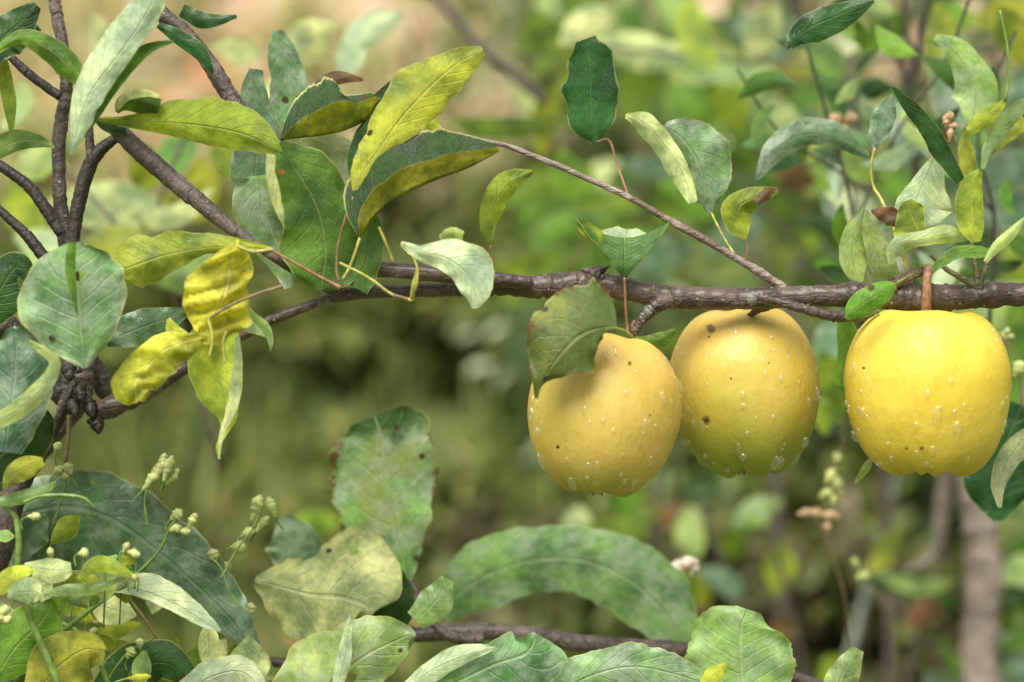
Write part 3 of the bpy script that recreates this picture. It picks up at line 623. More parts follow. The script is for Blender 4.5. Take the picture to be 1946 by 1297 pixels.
def apple(label, prof, cx, cy, wpx, hpx, d, mat, tilt, lean, rot, lobes, bottom, stem, drops, seed):
    drops = min(98, int(drops * 1.4))
    Wd = wpx * S * d; Hd = hpx * S * d
    r = random.Random(seed)
    prof_ = cat_rom(PROF[prof], 64); n = 96; vs = []; fs = []; uvs = []
    for i, (rr, z) in enumerate(prof_):
        for k in range(n):
            a = 2 * math.pi * k / n
            lo = math.cos(5 * (a + rot)) * (0.8 + 0.4 * math.sin(a * 2 + seed)); top = max(0, (z - .55) / .45); bt = max(0, (.5 - z) / .5)
            f = 1 + lobes * lo * (0.12 * top + bt) + 0.018 * noise.noise(Vector((math.cos(a) * 1.3, math.sin(a) * 1.3, z * 2 + seed)))
            z2 = z + bottom * lo * bt ** 2 * -1 * min(1, rr / .2) + 0.008 * lo * top ** 2 * min(1, rr / .2) + 0.010 * math.cos(a + seed) * top
            z2 += bottom * 0.9 * math.cos(13 * a + seed + 1.5 * math.sin(3 * a)) * bt ** 6 * min(1, rr / .15)
            vs.append(Vector((rr * Wd * f * math.cos(a), rr * Wd * f * math.sin(a), (z2 - .5) * Hd))); uvs.append((k / n, z))
    for i in range(63):
        for k in range(n): fs.append((i * n + k, (i + 1) * n + k, (i + 1) * n + (k + 1) % n, i * n + (k + 1) % n))
    me = bpy.data.meshes.new('apple'); me.from_pydata([tuple(v) for v in vs], [], fs)
    me.polygons.foreach_set('use_smooth', [True] * len(me.polygons)); me.materials.append(mat); me.update()
    o = bpy.data.objects.new('apple', me); C.objects.link(o); o.location = P(cx, cy, d)
    # tilt >0 turns the top away from the viewer
    o.rotation_euler = (Matrix.Rotation(R(lean), 3, 'Y') @ Matrix.Rotation(R(-tilt), 3, 'X')).to_euler()
    tag(o, label, 'apple', 'yellow apples hanging from the branch')
    mw = Matrix.LocRotScale(o.location, o.rotation_euler, None)
    inv = mw.inverted()
    # stem (in apple space), given in px points
    def loc_tube(name, pts, m):
        rows = cat_rom([tuple(p) + (0,) * (4 - len(p)) for p in pts], 16); vv = []; ff = []
        cen = [inv @ P(x, y, d + z * S) for x, y, q_, z in rows]; nv = Vector((1, 0, 0))
        for i, c in enumerate(cen):
            t = (cen[min(i + 1, 15)] - cen[max(i - 1, 0)]).normalized(); nn = (nv - t * nv.dot(t)).normalized(); b = t.cross(nn)
            for k in range(10):
                a = .628 * k; ra = rows[i][2] * S * d * (1 + .12 * noise.noise(c * 400 + Vector((k, 0, 0))))
                vv.append(c + (nn * math.cos(a) + b * math.sin(a)) * ra)
        for i in range(15):
            for k in range(10): ff.append((i * 10 + k, i * 10 + (k + 1) % 10, (i + 1) * 10 + (k + 1) % 10, (i + 1) * 10 + k))
        ff += [tuple(range(10)), tuple(range(150, 160))]
        m_ = bpy.data.meshes.new(name); m_.from_pydata([tuple(v) for v in vv], [], ff); m_.polygons.foreach_set('use_smooth', [True] * len(m_.polygons)); m_.materials.append(m); m_.update()
        s_ = bpy.data.objects.new(name, m_); C.objects.link(s_); s_.parent = o; return s_
    loc_tube('stem', stem[0], stem[1])
    # dried calyx in the basin
    cv = []; cf = []
    for k in range(5):
        a = k * 1.2566 + rot; dr = Vector((math.cos(a), math.sin(a), 0)); sd2 = Vector((-math.sin(a), math.cos(a), 0)); b0 = Vector((0, 0, (0.062 - .5) * Hd))
        i = len(cv)
        cv += [b0 + sd2 * .0018 + dr * .001, b0 - sd2 * .0018 + dr * .001, b0 + dr * .004 - sd2 * .0012 + Vector((0, 0, -.003)), b0 + dr * .004 + sd2 * .0012 + Vector((0, 0, -.003)), b0 + dr * .0035 + Vector((0, 0, -.0062))]
        cf += [(i, i + 1, i + 2, i + 3), (i + 3, i + 2, i + 4)]
    m_ = bpy.data.meshes.new('calyx'); m_.from_pydata([tuple(v) for v in cv], [], cf); m_.materials.append(PET_B)
    c_ = bpy.data.objects.new('calyx', m_); C.objects.link(c_); c_.parent = o
    # droplets on the side towards the viewer, hanging a little below centre
    camdir = (inv.to_3x3() @ (CAM - o.location)).normalized()
    me.calc_loop_triangles()
    verts_n = [(v.co.copy(), v.normal.copy()) for v in me.vertices]
    cand = [(c, nn) for c, nn in verts_n if nn.dot(camdir) > -0.1 and -0.46 * Hd < c.z < 0.40 * Hd]
    for k in range(drops):
        c, nn = r.choice(cand)
        s = r.choice([.0006, .0007, .0008, .0009, .0010, .0011, .0013, .0018]) * (1.25 if c.z < 0 else .9)
        dn = (inv.to_3x3() @ Vector((0, 0, -1))); y_ = -(dn - nn * dn.dot(nn)); y_ = y_.normalized() if y_.length > 1e-6 else Vector((1, 0, 0)); x_ = y_.cross(nn)
        w_ = bpy.data.objects.new('water_droplet', DROP); C.objects.link(w_); w_.parent = o
        jit = (x_ * r.gauss(0, .0008) + y_ * r.gauss(0, .0008))
        w_.matrix_local = Matrix.Translation(c + jit + nn * s * .12) @ Matrix((x_, y_, nn)).transposed().to_4x4() @ Matrix.Diagonal((s, s * r.choice([1, 1.1, 1.3, 1.9]), s, 1))
    return o
AM1 = apple_mat('apple_skin_ochre', (0.58, 0.43, 0.11), (0.49, 0.35, 0.06), (0.30, 0.31, 0.05), -0.043, -0.018, top_peach=.22, seed=1.3, place=(1147, 788, .985, 16, 6), marks=[(1195, 692, 5), (1060, 850, 3), (1235, 790, 3), (1110, 905, 4), (1190, 905, 3), (1085, 760, 2)])
AM2 = apple_mat('apple_skin_green_base', (0.58, 0.44, 0.10), (0.48, 0.36, 0.055), (0.20, 0.27, 0.03), -0.036, 0.002, top_peach=.2, seed=4.1, place=(1414, 745, 1.035, 14, -4), marks=[(1350, 626, 9), (1372, 615, 5), (1395, 608, 5), (1342, 800, 9), (1460, 690, 3), (1390, 720, 3)])
AM3 = apple_mat('apple_skin_yellow', (0.70, 0.56, 0.085), (0.60, 0.46, 0.045), (0.46, 0.36, 0.04), -0.05, -0.02, seed=8.8, place=(1762, 746, 1.0, 14, 0), marks=[(1720, 852, 5), (1748, 851, 6), (1655, 855, 5), (1765, 680, 3), (1805, 870, 4), (1752, 884, 5), (1776, 886, 4), (1690, 878, 4), (1640, 700, 3)])  # darker ochre low down puts slight underside shading into the skin colour
apple('golden ochre apple with a leaf over its left shoulder, leftmost of the three', 'oval', 1147, 788, 291, 300, 0.985, AM1, 16, 6, 0.5, .02, .01,
      ([(1200, 655, 7, 10), (1199, 640, 7, 4), (1203, 625, 6, 0), (1208, 612, 6, 4)], PET_B), 62, 3)
apple('ochre apple with a green base, half behind the leftmost apple and under the branch', 'oval', 1414, 745, 288, 312, 1.035, AM2, 14, -4, 1.3, .03, .015,
      ([(1405, 625, 6, 6), (1412, 605, 6, 4), (1420, 590, 6, 0), (1428, 575, 6, -10)], PET_B), 60, 5)
apple('bright yellow apple on a salmon stem, lumpy underside, rightmost of the three', 'flat', 1762, 746, 312, 304, 1.0, AM3, 14, 0, 0.32, .014, .014,
      ([(1760, 632, 7, 6), (1760, 603, 10, -16), (1761, 560, 9, -36), (1762, 524, 8, -36), (1766, 508, 10, -26)], STEM_S), 88, 9)

# ------------------------------------------------------------------ the apple branch
B = empty('apple_branch', P(1960, 560, 1.0), 'dark knobbly bearing branch crossing the picture with the three apples under it', 'branch')
ORG[B.name] = B.location.copy()
def late():
    tube('spur', [(1470, 578, 9, 10), (1440, 590, 7, 30), (1424, 600, 5, 50)], 1.0, BARK, B, seg=10, bumps=.2)
tube('limb', [(3300, 600, 40, 120), (2500, 560, 30, 40), (2100, 556, 24), (1960, 560, 22), (1880, 562, 22), (1800, 566, 25), (1740, 567, 27), (1680, 564, 24), (1600, 562, 21), (1520, 565, 21), (1440, 567, 21), (1350, 568, 21), (1260, 563, 22),
              (1190, 551, 21), (1130, 539, 21), (1070, 541, 23), (1020, 545, 22), (960, 543, 19), (890, 548, 15), (820, 552, 13), (760, 553, 12), (700, 556, 13), (645, 563, 12), (590, 581, 10), (520, 607, 10), (460, 638, 10), (400, 672, 11), (340, 706, 13), (290, 738, 15), (235, 766, 18), (175, 790, 16)],
     1.0, BARK, B, seg=26, bumps=0.13, knots=0.9, per=12)
o = tube('stub', [(716, 512, 15, 0), (780, 516, 15), (850, 524, 15), (930, 531, 15), (1010, 537, 12, 6)], 0.99, BARK, B, bumps=0.08, knots=.3)
o['label'] = 'sawn off stub lying along the branch'
tube('spur', [(1275, 570, 15, 6), (1250, 580, 15), (1232, 596, 12), (1216, 614, 10), (1204, 634, 10)], 0.985, BARK, B, bumps=0.2, knots=.4)
tube('spur', [(1118, 532, 16, -4), (1138, 516, 12, -8), (1150, 510, 5, -10), (1158, 506, 2, -10)], 1.0, BARK, B, bumps=0.3)
tube('spur', [(1160, 535, 12, -6), (1130, 522, 10, -10), (1112, 514, 6, -10), (1104, 511, 2, -10)], 1.0, BARK, B, bumps=0.3)
tube('twig', [(1440, 565, 8, -6), (1490, 577, 9, -12), (1545, 592, 10, -14), (1590, 602, 10, -10), (1640, 602, 7), (1670, 590, 5)], 0.99, BARK, B, bumps=0.2, knots=.5)
tube('twig', [(1690, 560, 12, -16), (1700, 542, 10, -20), (1722, 528, 9, -22), (1748, 517, 9, -20), (1768, 514, 8, -18), (1790, 500, 5, -18)], 1.0, bark_mat('bark_rust', (0.14, 0.075, 0.04), (0.38, 0.26, 0.18), amount=.6), B, bumps=0.22)
tube('twig', [(1490, 548, 9, 4), (1465, 532, 8), (1425, 507, 7), (1350, 462, 7, 4), (1280, 424, 6.5, 10), (1200, 378, 6, 16), (1110, 337, 5.5, 24), (1030, 303, 5.5, 30), (950, 274, 5, 40), (895, 268, 4, 50), (860, 285, 3, 50)], 1.0,
     bark_mat('bark_young', (0.12, 0.075, 0.06), (0.40, 0.33, 0.30), amount=.8), B, seg=12, bumps=0.10, knots=.5)
tube('twig', [(648, 560, 11), (646, 543, 10, -8), (643, 528, 5, -12)], 1.0, BARK, B, bumps=.25)
for pts in ([(1856, 560, 9, -10), (1857, 535, 6, -16), (1852, 500, 5, -14), (1845, 462, 4, -10)], [(1860, 560, 8, -12), (1866, 530, 5, -18), (1875, 505, 5, -20), (1884, 486, 4, -20)],
            [(1862, 552, 7, -12), (1835, 533, 6, -20), (1800, 513, 5, -22), (1770, 485, 4, -10)]):
    tube('twig', pts, 1.0, bark_mat('bark_shoot', (0.07, 0.05, 0.035), (0.26, 0.24, 0.10), amount=.6), B, seg=10, bumps=.15)

late()
def BL(*a, **k): return leaf(B, *a, **k)
# right hand shoots
WS = 1.25
BL(0.965, [(1608, 606, 3, 4, 10), (1625, 588, 16, 18), (1655, 568, 20, 20, -6), (1685, 550, 14, 16), (1702, 541, 3, 3, 10)], 'green', fl=.5, fr=.6, label='green leaf lying across the branch left of the salmon stem', pet=[(1700, 542, 3), (1715, 532, 3), (1735, 522, 3, 40)])
BL(0.97, [(1772, 516, 2, 3), (1790, 496, 7, 9), (1822, 482, 12, 8), (1865, 482, 10, 6), (1898, 481, 3, 3)], 'green', fl=.4, fr=-.4, nu=8)
BL(0.965, [(1872, 498, 3, 3), (1895, 470, 9, 8), (1920, 445, 8, 9), (1950, 414, 3, 3)], 'lgreen', fl=.6, fr=.5, nu=8)
BL(1.01, [(1643, 398, 3, 3), (1628, 430, 20, 15), (1620, 470, 23, 20), (1622, 505, 22, 18), (1634, 538, 6, 8)], 'lgreen', fl=.4, fr=.5, pet=[(1634, 536, 3), (1640, 552, 3), (1650, 560, 3)])
BL(1.005, [(1647, 400, 3, 3), (1652, 435, 14, 12), (1664, 475, 22, 16), (1680, 510, 24, 20), (1704, 528, 8, 12)], 'lgreen', fl=.3, fr=.7, pet=[(1700, 526, 3), (1706, 538, 3), (1712, 552, 3)])
BL(1.0, [(1778, 284, 2, 2), (1768, 320, 22, 12), (1752, 355, 42, 20), (1740, 390, 62, 30), (1740, 425, 40, 32), (1742, 447, 10, 14)], 'pale', fl=.1, fr=.5, rip=.03, label='pale blue grey triangular leaf above the rightmost apple')
BL(0.985, [(1757, 449, 12, 10), (1742, 430, 40, 14), (1730, 405, 22, 22), (1722, 382, 8, 10)], 'ygreen', fl=-.2, fr=.5)
BL(0.985, [(1712, 428, 8, 6), (1695, 412, 16, 14), (1675, 405, 12, 10), (1656, 401, 2, 2)], 'brown', crump=.4, label='withered brown striped leaf tip')
BL(0.98, [(1692, 502, 3, 3), (1696, 478, 10, 14), (1715, 462, 13, 14), (1755, 456, 14, 10), (1800, 447, 16, 12), (1836, 456, 4, 4)], 'lgreen', fl=.5, fr=.5, label='light green leaf arching sideways above the branch')
BL(0.97, [(1862, 324, 5, 4), (1850, 350, 14, 18), (1846, 390, 18, 26), (1850, 430, 16, 22), (1857, 460, 6, 8)], 'ygreen', fl=.7, fr=.6, label='yellow green pod shaped leaf standing upright on a dark twig')
BL(0.99, [(1833, 243, 2, 2), (1834, 285, 13, 11), (1838, 330, 16, 13), (1842, 370, 15, 15), (1846, 410, 8, 8)], 'ygreen', fl=.6, fr=.4)
BL(0.985, [(1697, 166, 2, 2), (1725, 202, 12, 9), (1758, 240, 15, 12), (1790, 288, 14, 16), (1825, 345, 8, 8)], 'dark', fl=-.6, fr=.5, label='long dark green blade with a pale midrib pointing up left')
BL(1.02, [(1697, 182, 4, 4), (1680, 215, 20, 15), (1668, 250, 18, 14), (1662, 282, 4, 4)], 'teal', pet=[(1662, 282, 4), (1655, 320, 4), (1660, 355, 4), (1676, 383, 5, -20), (1704, 450, 5, -60), (1735, 545, 5, -78)], pmat=PET_Y)
BL(1.07, [(1776, 72, 8, 10), (1812, 98, 22, 14), (1842, 140, 30, 26), (1856, 185, 32, 36), (1845, 238, 6, 8)], 'lgreen', fl=.5, fr=.3, label='large soft light green leaf hanging in the upper right')
BL(1.03, [(1833, 256, 3, 3), (1858, 236, 12, 12), (1885, 215, 12, 12), (1912, 190, 3, 3)], 'ygreen', pet=[(1910, 192, 4), (1916, 150, 4), (1914, 90, 4), (1900, 20, 4)], pmat=PET_G)
BL(1.0, [(1866, 322, 3, 3), (1878, 280, 8, 10), (1905, 240, 14, 13), (1935, 206, 12, 12), (1960, 190, 4, 4)], 'lgreen', fl=-.5, fr=.6)
BL(1.05, [(1870, 300, 3, 3), (1910, 262, 10, 10), (1950, 230, 12, 12)], 'ygreen')
BL(1.02, [(1604, 608, 12, 12), (1608, 640, 18, 14), (1604, 680, 12, 10), (1598, 720, 8, 10), (1604, 745, 2, 2)], 'green', fl=.4, fr=.7)
BL(1.03, [(1500, 94, 3, 3), (1515, 70, 14, 16), (1545, 50, 22, 26), (1600, 26, 18, 24), (1660, 0, 5, 5)], 'dark')
BL(1.08, [(1438, 342, 3, 3), (1470, 290, 18, 16), (1520, 258, 24, 18), (1580, 262, 26, 14), (1650, 298, 4, 5)], 'teal', fl=.5, fr=.4, label='dusky arched leaf blurred to the left of the twin light leaves')
BL(1.02, [(1900, 965, 3, 3), (1898, 925, 12, 10), (1912, 882, 18, 16), (1935, 848, 18, 20), (1965, 815, 10, 10)], 'pale', fl=-.5, fr=.8)
BL(1.12, [(1900, 990, 10, 10), (1895, 930, 50, 60), (1905, 860, 60, 70), (1940, 770, 30, 40)], 'dark')
BL(1.05, [(1655, 872, 3, 3), (1645, 890, 7, 6), (1625, 918, 2, 2)], 'lgreen', nu=6)
# beneath and on the thin branch
WS = 1.10
BL(1.04, [(1108, 76, 24, 14), (1118, 105, 38, 34), (1122, 150, 46, 44), (1122, 195, 48, 46), (1126, 240, 36, 34), (1134, 272, 6, 8)], 'dark', ragged=.12, fl=.35, fr=.55, pet=[(1134, 270, 3), (1158, 268, 3, -30), (1172, 310, 3, -80), (1194, 374, 4, -140)], pmat=PET_R, label='dark green hanging leaf above the thin side twig')
BL(1.03, [(1262, 240, 10, 10), (1295, 262, 42, 36), (1322, 300, 60, 44), (1340, 350, 44, 36), (1352, 406, 4, 6)], 'glauc', fl=.25, fr=.5, serr=.05, pet=[(1352, 405, 3), (1372, 445, 3, -60), (1398, 488, 4, -112)], pmat=PET_Y, label='grey green leaf with rounded right side above the thin side twig')
BL(1.015, [(1190, 218, 4, 6), (1225, 235, 20, 18), (1262, 275, 18, 20), (1295, 325, 14, 24), (1318, 385, 8, 8)], 'cream', fl=-.4, fr=.6, crump=.15, label='cream coloured curling leaf edge')
BL(1.0, [(1418, 455, 3, 3), (1405, 430, 22, 20), (1402, 400, 26, 26), (1428, 378, 20, 18), (1478, 362, 6, 6)], 'olive', fl=.6, fr=.6, crump=.25, pet=[(1418, 453, 2.5), (1420, 475, 2.5), (1416, 495, 3)], pmat=PET_R, label='small curled leaf with a reddish tip')
BL(1.0, [(1435, 388, 5, 5), (1455, 372, 14, 10), (1480, 360, 3, 3)], 'brown', crump=.6, nu=8)
BL(0.99, [(932, 468, 2, 2), (930, 430, 16, 12), (942, 385, 24, 18), (970, 348, 24, 16), (1012, 326, 3, 4)], 'olive', fl=.4, fr=.6, serr=.05, pet=[(932, 466, 2.5), (936, 500, 3), (940, 530, 3)], pmat=PET_R, label='small narrow yellow green leaf standing on the middle of the branch')
# folded upright leaf above the leftmost apple (seen from its base)
BL(0.985, [(1187, 530, 3, 3), (1187, 512, 24, 24, -4), (1187, 492, 46, 46, -4), (1187, 470, 68, 68, 4), (1187, 452, 84, 84, 14)], 'mott', fl=-.15, fr=-.15, lift=.42, rip=.04, pet=[(1187, 528, 4), (1188, 560, 4), (1190, 600, 4), (1194, 636, 5)], pmat=PET_R, label='upright leaf folded like a butterfly on a tan stalk')
BL(0.995, [(1187, 492, 6, 6), (1187, 478, 34, 32, 4), (1190, 458, 46, 40, 14), (1192, 436, 16, 16, 30)], 'pale', lift=.25, fl=0, fr=0)
BL(0.985, [(1098, 422, 8, 8), (1110, 432, 12, 12), (1135, 455, 14, 10), (1165, 495, 6, 6)], 'olive', crump=.6, nu=8)
# leaf over the leftmost apple
BL(0.935, [(1172, 622, 4, 30, 20), (1150, 624, 14, 74, 10), (1122, 630, 34, 90, 4), (1094, 645, 60, 92, 0), (1068, 672, 52, 74, -4), (1046, 702, 24, 46, 0), (1030, 728, 4, 18, 4), (1020, 758, 2, 4, 10)], 'dull', fl=.35, fr=.35, rip=.09, ragged=.12, serr=.03,
   pet=[(1168, 623, 3.5, 20), (1188, 630, 3.5, 40), (1202, 640, 4, 60)], pmat=PET_Y, label='olive leaf draped over the shoulder of the leftmost apple')
BL(0.975, [(1206, 644, 3, 3), (1232, 648, 9, 11), (1258, 642, 10, 18), (1282, 628, 3, 4)], 'green', fl=.4, fr=.2)
# pale leaf in front of the branch
BL(0.955, [(762, 462, 3, 5), (800, 478, 12, 16), (845, 490, 34, 22), (880, 515, 52, 24), (900, 550, 36, 22), (906, 586, 6, 8)], 'pale', fl=.5, fr=.3, rip=.12, serr=.02, pet=[(762, 462, 2), (790, 500, 3), (792, 540, 4), (782, 568, 4, 30)], pmat=PET_Y, label='pale green heart shaped leaf in front of the branch')
BL(0.962, [(835, 452, 4, 4), (858, 445, 12, 12), (880, 448, 8, 10)], 'lgreen', crump=.5, nu=8)
# central cluster
cl = [
 (1.03, [(487, 132, 12, 12), (482, 180, 24, 24), (486, 235, 40, 26), (488, 290, 48, 40), (486, 345, 44, 44), (500, 400, 20, 20)], 'teal', dict(fl=.3, fr=.3, label='dark bluish green leaf at the left of the central cluster')),
 (1.02, [(492, 334, 26, 22), (494, 352, 48, 44), (500, 395, 58, 52), (518, 445, 52, 46), (535, 495, 30, 26), (548, 548, 8, 8)], 'glauc', dict(fl=.4, fr=.2, label='rounded grey green leaf low at the left of the central cluster')),
 (1.04, [(528, 58, 8, 8), (534, 95, 24, 24), (546, 150, 34, 30), (548, 205, 36, 34), (536, 262, 14, 14)], 'glauc', dict(fl=.3, fr=.4, label='grey green leaf with a dark pointed tip standing behind the cluster')),
 (1.01, [(512, 290, 6, 6), (526, 330, 16, 20), (542, 380, 22, 24), (556, 430, 14, 16), (562, 465, 4, 4)], 'cream', {}),
 (1.0, [(570, 262, 10, 10), (605, 272, 22, 28), (645, 300, 36, 40), (678, 345, 36, 40), (692, 405, 8, 8)], 'pale', dict(fl=.5, fr=.2)),
 (0.985, [(533, 268, 4, -2), (560, 264, 56, -22), (600, 260, 88, -42), (650, 250, 96, -50), (695, 228, 74, -44), (722, 188, 20, -8)], 'fold', dict(fl=.35, fr=-.7, serr=.05, rip=.03, label='folded leaf with a dark inner half and serrated yellow green outer half')),
 (0.97, [(672, 372, 3, 3), (690, 328, 24, 18), (720, 284, 34, 20), (762, 226, 50, 36), (815, 168, 50, 44), (868, 122, 26, 36), (918, 96, 10, 8)], 'ygreen', dict(fl=.3, fr=.4, ragged=.08, rip=.08, pet=[(672, 374, 4), (655, 420, 4), (642, 470, 4), (640, 515, 5), (645, 535, 5)], pmat=PET_B, label='tall upright yellow green leaf reaching to the upper centre')),
 (0.985, [(668, 345, 4, 4), (682, 305, 22, 14), (694, 262, 20, 16), (712, 225, 14, 14), (728, 195, 22, 10), (745, 155, 4, 4)], 'dark', dict(fl=.4)),
 (0.965, [(684, 452, 5, -3), (712, 412, 70, -30), (765, 372, 88, -40), (830, 342, 90, -38), (890, 320, 72, -30), (950, 288, 16, -8)], 'fold', dict(fl=.35, fr=-.6, serr=.03, rip=.05, pet=[(684, 452, 4), (668, 500, 4), (652, 532, 5)], pmat=PET_Y, label='large folded leaf with dark glossy upper half pointing right')),
 (0.975, [(532, 272, 8, 10), (558, 315, 50, 34), (592, 370, 62, 56), (612, 425, 62, 72), (618, 485, 76, 80), (612, 530, 50, 50), (608, 552, 14, 14)], 'mott', dict(fl=.4, fr=.3, label='broad mottled green leaf hanging in the central cluster')),
 (0.98, [(700, 400, 10, 12), (702, 440, 26, 36), (696, 495, 26, 50), (670, 545, 30, 16)], 'mott', dict(fl=.3, fr=.3)),
 (1.02, [(755, 245, 8, 8), (795, 222, 18, 20), (838, 248, 5, 5)], 'olive', {}),
 (1.02, [(590, 190, 3, 3), (610, 162, 12, 12), (645, 148, 12, 12), (690, 152, 3, 3)], 'brown', {}),
 (0.96, [(534, 290, 4, 4), (470, 252, 36, 22), (400, 238, 52, 30), (320, 232, 40, 22), (255, 232, 10, 14), (190, 228, 3, 4)], 'olive', None),
]
for d, sec, m, kw in cl:
    if kw is not None: BL(d, sec, m, **kw)
for pts, m in (([(648, 548, 5), (610, 528, 3.5), (560, 500, 3), (512, 474, 3)], PET_R), ([(645, 500, 3), (700, 528, 3), (745, 560, 3), (785, 572, 3)], PET_Y),
               ([(783, 573, 6, 10), (786, 545, 5, -10), (796, 508, 5, -14)], PET_Y), ([(720, 432, 2.5), (733, 462, 3), (747, 498, 3, 10)], PET_Y), ([(745, 560, 3, 0), (770, 568, 4, 0), (785, 572, 6, 8)], PET_B)):
    tube('stalk', pts, 0.965, m, B, seg=8, bumps=.1)
# yellow leaves on the left part of the branch
BL(0.965, [(520, 474, 2, 2), (450, 470, 8, 16), (385, 472, 14, 24), (320, 484, 30, 38), (270, 500, 40, 48), (236, 512, 26, 34), (214, 518, 5, 8)], 'lime', fl=.5, fr=.3, rip=.10, ragged=.12, label='yellow green leaf with a brown nibbled rim stretching left')
BL(0.955, [(452, 456, 6, 6), (444, 480, 26, 24), (432, 520, 46, 50), (422, 560, 54, 62), (405, 600, 56, 62), (392, 632, 38, 30), (382, 652, 6, 6)], 'yellow', fl=.5, fr=.5, crump=.55, rip=.25, ragged=.12, label='crumpled bright yellow leaf, upper of the two')
BL(0.95, [(392, 640, 6, 4), (352, 650, 26, 18), (312, 668, 36, 30), (276, 700, 44, 36), (256, 735, 42, 42), (262, 766, 12, 20)], 'yellow', fl=.5, fr=.6, crump=.4, rip=.15, ragged=.08, label='crumpled bright yellow leaf, lower of the two')
BL(0.955, [(320, 606, 3, 3), (330, 628, 12, 14), (346, 652, 20, 18), (360, 670, 6, 6)], 'yellow', crump=.3, nu=8)
BL(0.965, [(425, 600, 28, 30), (414, 650, 38, 50), (412, 700, 42, 50), (422, 750, 30, 40), (432, 792, 18, 18), (426, 822, 6, 6), (414, 850, 4, 4), (418, 874, 2, 2)], 'lime', fl=-.3, fr=.5, rip=.12, label='limp lime coloured leaf drooping to a thin curled tip')
BL(0.95, [(450, 640, 5, 4), (452, 690, 8, 8), (446, 745, 12, 10), (436, 790, 8, 8), (420, 830, 4, 4), (416, 872, 2, 2)], 'cream', nu=6)
for pts, m in (([(400, 604, 3), (430, 585, 3), (480, 562, 3), (537, 544, 3.5)], PET_B), ([(393, 600, 3), (402, 630, 3), (403, 655, 3), (397, 680, 2)], PET_Y), ([(450, 468, 3), (480, 478, 3), (520, 474, 3)], PET_Y), ([(430, 630, 2.5), (424, 655, 3), (428, 690, 3)], PET_Y)):
    tube('stalk', pts, 0.94, m, B, seg=8)
BL(0.975, [(462, 575, 2, 2), (482, 600, 6, 7), (504, 622, 8, 9), (514, 645, 5, 6), (514, 668, 1, 1)], 'lgreen', nu=6)
BL(0.985, [(440, 625, 5, 5), (465, 618, 14, 12), (490, 622, 14, 14), (512, 640, 4, 4)], 'pale', nu=8)

# ------------------------------------------------------------------ shrub of dark stems at the left
Lf = empty('shrub', P(150, 800, 1.02), 'shrub of dark upright stems and grey green leaves at the left edge', 'shrub')
def T(pts, d=1.02, m=None, name='stem', **k): return tube(name, pts, d, m or BARK_D, Lf, **k)
T([(100, -20, 11), (108, 30, 12), (122, 100, 12), (126, 170, 12), (115, 240, 13), (112, 330, 13), (117, 410, 14), (130, 490, 15), (140, 580, 18), (146, 660, 24), (150, 735, 30), (128, 790, 22), (80, 850, 20), (20, 960, 24), (-60, 1300, 28), (-80, 1800, 30)], m=BARK_G, bumps=.14, knots=.3)
T([(220, 262, 9), (178, 300, 14), (156, 360, 14), (142, 430, 13), (136, 500, 13)], d=1.0)
T([(168, 235, 8), (172, 290, 9), (176, 310, 10)], d=1.0, m=BARK_G)
T([(-20, 70, 8), (20, 108, 8), (60, 145, 9), (114, 184, 9)], d=1.01)
T([(-20, 300, 10), (10, 322, 10), (55, 355, 11), (92, 405, 12), (116, 445, 10)], d=1.01)
T([(-20, 385, 9), (20, 418, 9), (55, 452, 11), (84, 488, 12), (118, 508, 14)], d=1.01)
T([(205, 232, 12), (228, 252, 16), (270, 292, 18), (335, 348, 18), (400, 402, 16), (450, 442, 12), (498, 474, 9), (560, 515, 8, 20), (645, 562, 8, 10)], d=0.985, m=BARK_G, bumps=.08)
T([(255, -40, 15), (300, 20, 15), (350, 62, 15), (396, 118, 16), (432, 176, 17), (452, 208, 15), (462, 236, 12, 10), (466, 250, 6, 16)], d=1.02, m=BARK_G, bumps=.08)
T([(-20, 600, 30), (30, 640, 24), (80, 700, 22), (112, 745, 22), (155, 780, 18)], d=1.04)
T([(160, 660, 10), (185, 705, 18), (206, 745, 20), (245, 772, 14)], d=1.04)
T([(150, 700, 10, -20), (128, 760, 7, -30), (108, 805, 9, -20), (100, 830, 5, -20)], d=1.02)
T([(132, 790, 5), (130, 830, 4), (124, 880, 4)], d=1.0, m=PET_B)
for x, y in ((128, 700), (150, 740), (170, 770), (182, 800), (138, 768)):
    T([(x, y, 12, -10), (x + 4, y + 14, 9, -24), (x + 6, y + 24, 3, -30)], d=1.0, bumps=.4, name='spur')
def LL(*a, **k): return leaf(Lf, *a, **k)
LL(0.95, [(136, 294, 3, 2), (150, 235, 16, 20), (170, 180, 30, 26), (206, 130, 42, 22), (244, 80, 42, 22), (282, 20, 36, 24), (310, -40, 20, 20)], 'pale', fl=.15, fr=.3, rip=.03, label='very pale broad leaf slanting up to the top edge')
LL(0.957, [(148, 274, 2, 3), (172, 225, 8, 12), (202, 175, 12, 16), (240, 128, 12, 14), (280, 94, 10, 10), (330, 78, 2, 3)], 'green', fl=.2, fr=-.4)
LL(0.98, [(-20, 130, 6, 6), (-2, 80, 34, 40), (30, 50, 30, 36), (70, 10, 10, 10)], 'dark')
LL(0.965, [(-10, 100, 8, 5), (40, 72, 14, 12), (90, 92, 22, 20), (130, 125, 22, 22), (166, 164, 10, 12)], 'green', fl=.6, fr=.5, label='arching green leaf at the upper left corner')
LL(0.99, [(2, 100, 8, 8), (10, 150, 12, 12), (18, 200, 12, 12), (22, 250, 4, 4)], 'olive')
LL(0.98, [(104, 280, 2, 2), (70, 268, 12, 12), (25, 272, 16, 22), (-30, 300, 16, 22)], 'lgreen', fl=.6, fr=-.5)
